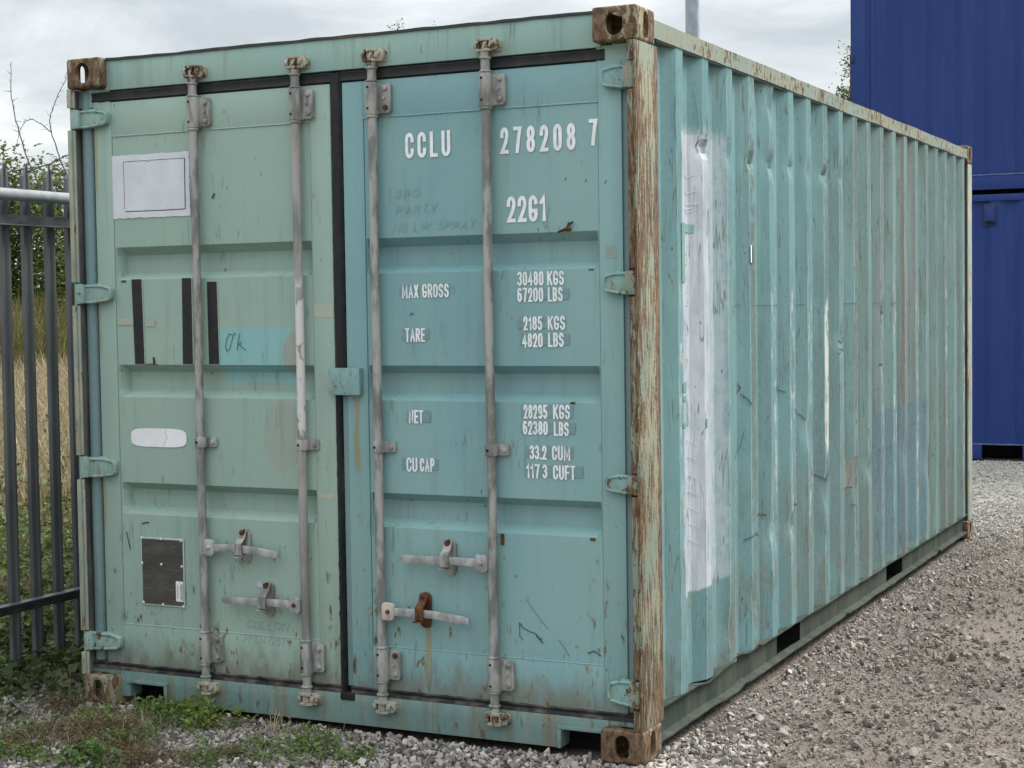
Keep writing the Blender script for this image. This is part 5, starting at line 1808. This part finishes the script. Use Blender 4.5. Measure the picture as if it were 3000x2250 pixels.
def undergrowth():
    """rank greenery at the foot of the fence, litter, the dry field and its hedge"""
    n = 38000
    x = -0.35 - RNG.exponential(2.1, n)
    y = RNG.uniform(-1.5, 7.5, n)
    k = x > -5.5
    x, y = x[k], y[k]
    hmax = np.where(x > -.75, .10, np.where(x > -1.2, .25, .42)) * (.6 + .8 * np.array([abs(nz(a * 1.5, b * 1.5, 3)) for a, b in zip(x, y)]))
    z = np.array([ground_z(a, b) for a, b in zip(x, y)]) + RNG.uniform(0, 1, len(x)) * hmax
    v, f = leaves(np.stack([x, y, z], 1), RNG.uniform(.025, .075, len(x)), .7)
    tag(np_mesh('undergrowth', v, f, M['leaf']), 'rank green nettles and brambles along the foot of the fence', kind='stuff')
    n = 9000
    x = RNG.uniform(-1.6, 0.0, n)
    y = RNG.uniform(-1.0, 4.0, n)
    k = (RNG.uniform(0, 1, n) < np.clip(1.2 - np.abs(x + .55) * 1.1, 0, 1)) & (y > .05 + .25 * (x + .4))
    x, y = x[k], y[k]
    z = np.array([ground_z(a, b) for a, b in zip(x, y)]) + RNG.uniform(0, .035, len(x))
    v, f = leaves(np.stack([x, y, z], 1), RNG.uniform(.015, .05, len(x)), 1.5, .4)
    tag(np_mesh('leaf_litter', v, f, M['weed_brown']), 'brown fallen leaves and dead stems on the soil under the fence', kind='stuff')
    n = 3800
    x = RNG.uniform(-1.4, 0.0, n)
    y = RNG.uniform(-0.8, 3.0, n)
    z = np.array([ground_z(a, b) for a, b in zip(x, y)]) + RNG.uniform(.01, .10, n)
    v, f = leaves(np.stack([x, y, z], 1), RNG.uniform(.03, .07, n), 1.0, .2, .8)
    tag(np_mesh('ivy', v, f, M['leaf_dark']), 'dark trailing leaves covering the ground at the fence foot', kind='stuff')
    # field, seen in the gaps between the pales
    t = RNG.uniform(0, 1, 60000)
    x = -3.0 - t ** .9 * 6.3
    y = RNG.uniform(-2, 15, len(t)) + (-x - 4) * .75
    z = np.array([ground_z(a, b) for a, b in zip(x, y)])
    v, f = blades(np.stack([x, y, z], 1), RNG.uniform(.22, .55, len(x)), RNG.uniform(.005, .010, len(x)), .6)
    tag(np_mesh('dry_grass', v, f, M['straw']), 'tall straw coloured dry grass of the field behind the fence', kind='stuff')
    t = RNG.uniform(0, 1, 34000)
    x = -8.6 - t * 7
    y = RNG.uniform(-2, 16, len(t)) + (-x - 4) * .75
    z = np.array([ground_z(a, b) for a, b in zip(x, y)])
    v, f = blades(np.stack([x, y, z], 1), RNG.uniform(.5, 1.0, len(x)), RNG.uniform(.008, .016, len(x)), .4)
    tag(np_mesh('rough_grass', v, f, M['olive']), 'taller olive rough grass at the foot of the hedge', kind='stuff')


undergrowth()


def dry_moss():
    cs = [(0.30, -0.40, .22, .10), (0.42, -0.30, .16, .08), (0.80, -0.60, .20, .07), (0.62, -0.52, .12, .06), (0.05, -0.05, .20, .10), (1.0, -0.45, .12, .05), (0.15, -0.65, .14, .07)]
    P_ = []
    for cx, cy, a, b in cs:
        n = int(3600 * a * b / .022)
        q = RNG.normal(size=(n, 2)) * np.array([a * .5, b * .8])
        k = np.array([nz((cx + u) * 9, (cy + v) * 9, 2) > -.12 for u, v in q])
        q = q[k]
        P_.append(np.stack([q[:, 0] + cx, q[:, 1] + cy, RNG.uniform(.002, .022, len(q))], 1))
    p = np.concatenate(P_)
    v, f = leaves(p, RNG.uniform(.006, .018, len(p)), .9, .4, .4)
    tag(np_mesh('dry_moss', v, f, M['weed_brown']), 'rusty brown dried moss and litter between the stones', kind='stuff')


dry_moss()


def bush(loc, w, h, n, label, mat='leaf', leaf=.11):
    z0 = ground_z(loc[0], loc[1])
    root = empty('bush', (loc[0], loc[1], z0), label=label, cat='bush', group='bushes of the hedge behind the field')
    k = 26
    ang = RNG.uniform(0, 6.28, k)
    c = np.stack([np.cos(ang) * RNG.uniform(.1, .8, k) * w / 2, np.sin(ang) * RNG.uniform(.1, .8, k) * w / 2, RNG.uniform(.15, .86, k) * h], 1)
    c[:, :2] *= (1.1 - .55 * c[:, 2:3] / h)
    rad = RNG.uniform(.16, .30, k) * min(w, h)
    i = RNG.integers(0, k, n)
    d = RNG.normal(size=(n, 3))
    d /= np.linalg.norm(d, axis=1)[:, None]
    p = c[i] + d * (rad[i] * RNG.uniform(.55, 1.15, n) ** .7)[:, None]
    p[:, 2] = np.abs(p[:, 2])
    v, f = leaves(p, RNG.uniform(.6, 1.3, n) * leaf, .6)
    child(np_mesh('crown', v, f, M[mat]), root)
    mb = MB()
    for q in range(6):
        e = c[q]
        mb.tube([(0.1 * math.cos(q), 0.1 * math.sin(q), -.05), (e[0] * .4, e[1] * .4, e[2] * .5), tuple(e)], [.05, .035, .012], 6)
    mb.build('trunk', M['bark'], root)


hs = ['rounded green hedge bush at the near end of the row', 'dense green hedge bush with a broad top', 'dark green hedge bush, lower than its neighbours', 'tall loose green hedge bush', 'light green hedge bush seen between the fence pales', 'dark hedge bush beside the light green bush', 'wide green hedge bush against the sky', 'bushy dark green shrub at the far end', 'far olive green hedge bush']
for i in range(9):
    d = i * 2.5
    bush((-13.6 - .5 * nz(i, 0, 3), 4 + d + .4 * nz(i, 2, 1), 0), 3.0 + .6 * nz(i * 2, 1, 0), 3.0 + .45 * nz(i * 3, 1, 7), 17000, hs[i] + (''), 'leaf' if i % 3 else 'leaf_dark', .10)


def tree(loc, h, spread, n, label, leaf=.12, low=.25):
    leaf, n = leaf * .5, int(n * 2.4)
    z0 = ground_z(loc[0], loc[1])
    root = empty('tree', (loc[0], loc[1], z0), label=label, cat='tree', group='trees beyond the containers')
    mb = MB()
    lead = [(0.08 * nz(k, 1, loc[0]), 0.08 * nz(k, 2, loc[1]), h * k / 8) for k in range(9)]
    mb.tube(lead, [.09 * (1 - k / 8.4) + .006 for k in range(9)], 8)
    tips = []
    for k in range(34):
        t = random.uniform(low, .97)
        b = Vector((0, 0, h * t))
        a = random.uniform(0, 6.28)
        l = spread * (1.05 - t) * random.uniform(.6, 1.2) + .08
        e = b + Vector((math.cos(a) * l, math.sin(a) * l, l * random.uniform(.3, .9)))
        e.z = min(e.z, h * 1.0)
        mb.tube([b, (b + e) / 2 + Vector((0, 0, .04)), e], [.022 * (1.1 - t), .014 * (1.1 - t), .004], 5)
        tips += [b.lerp(e, s) for s in (.35, .55, .75, .9, 1.0)]
    mb.build('trunk', M['bark'], root)
    tips = np.array([tuple(t) for t in tips] + [tuple(l) for l in lead[5:]] + [(0, 0, h)])
    i = RNG.integers(0, len(tips), n)
    p = tips[i] + RNG.normal(size=(n, 3)) * .085
    v, f = leaves(p, RNG.uniform(.6, 1.3, n) * leaf, .5)
    child(np_mesh('crown', v, f, M['leaf']), root)


tree((-1.50, 18.3), 5.08, 0.32, 2600, 'slender leafy tree showing beside the left edge of the blue containers', .11)
tree((-10.31, 20.85), 5.78, 0.8, 1500, 'tree whose leafy top shows above the middle of the door header', .10)
tree((-9.75, 21.1), 5.72, 0.8, 1200, 'thin tree top just right of the leafiest top over the header', .10)
tree((-8.5, 21.8), 5.98, 1.2, 700, 'sparse tree top peeping over the header near its right end', .09)


def cane(pts, r0, label, side=True, name='bramble'):
    P_ = [Vector(p) for p in pts]
    fine = []
    for a, b in zip(P_[:-1], P_[1:]):
        for k in range(6): fine.append(a.lerp(b, k / 6) + Vector((nz(k, a.x * 9, a.z * 5), nz(k, a.y * 9, 3), nz(k, a.z * 9, 7))) * .008)
    fine.append(P_[-1])
    m = len(fine)
    mb = MB().tube(fine, [r0 * (1 - .75 * i / m) for i in range(m)], 6)
    if side:
        for i in range(3, m - 1, 2):
            d = Vector((random.uniform(-1, 1), random.uniform(-1, 1), random.uniform(-.2, 1))).normalized()
            l = random.uniform(.01, .05)
            mb.tube([fine[i], fine[i] + d * l], [r0 * .4, r0 * .12], 4)
    o = mb.build(name, M['twig'])
    tag(o, label, 'bramble', 'bare stems arching over the fence')


cane([(-.55, 1.35, .1), (-.66, 1.15, 1.4), (-.80, .76, 2.12), (-.86, .70, 2.34), (-.89, .68, 2.49), (-.90, .67, 2.62), (-.895, .672, 2.735)], .0050, 'tallest bare cane arching up at the far left of the sky')
cane([(-.55, 1.3, .2), (-.62, 1.2, 1.5), (-.735, .81, 2.27), (-.765, .785, 2.40), (-.775, .78, 2.47), (-.755, .80, 2.56), (-.715, .825, 2.655), (-.705, .83, 2.70)], .0040, 'bare crooked stem close to the left edge of the container')
cane([(-.765, .785, 2.41), (-.80, .76, 2.45), (-.83, .73, 2.475), (-.86, .71, 2.465), (-.88, .69, 2.40), (-.89, .68, 2.33)], .0028, 'thin bare twig bowed between the two canes')
cane([(-.98, .58, 2.185), (-.90, .66, 2.21), (-.80, .75, 2.255), (-.70, .85, 2.325), (-.60, .95, 2.42)], .0050, 'slanting bare branch rising towards the container')
cane([(-.98, .58, 2.20), (-.90, .66, 2.235), (-.78, .77, 2.265), (-.66, .89, 2.285)], .0045, 'bare branch lying almost level above the pipe')
cane([(-.95, .60, 2.165), (-.85, .70, 2.15), (-.75, .80, 2.145), (-.66, .88, 2.11)], .0042, 'pale bare branch lying along the pipe')
cane([(-.70, .84, 2.30), (-.715, .83, 2.22), (-.73, .81, 2.15), (-.70, .84, 2.06), (-.64, .90, 2.0)], .0030, 'hanging twig beside the container edge')
cane([(-.80, .76, 1.5), (-.71, .85, 1.42), (-.60, .96, 1.36)], .0020, 'thin dark twig between the pales')
for k, (y, z) in enumerate(((.80, 2.05), (.83, 2.12), (.86, 2.20), (.84, 2.26), (.88, 2.17))):
    x = -.02 * k - .66
    e = Vector((x - random.uniform(.05, .12), y - random.uniform(.02, .10), z + random.uniform(-.08, .12)))
    cane([(x + .02, y + .03, z), (x - .02, y - .01, z + random.uniform(-.03, .03)), tuple(e)], .0020, ('lowest fine twig by the container edge', 'fine twig crossing the pipe end', 'fine twig in the tangle above the pipe', 'uppermost fine twig of the tangle', 'fine twig at the back of the tangle')[k])
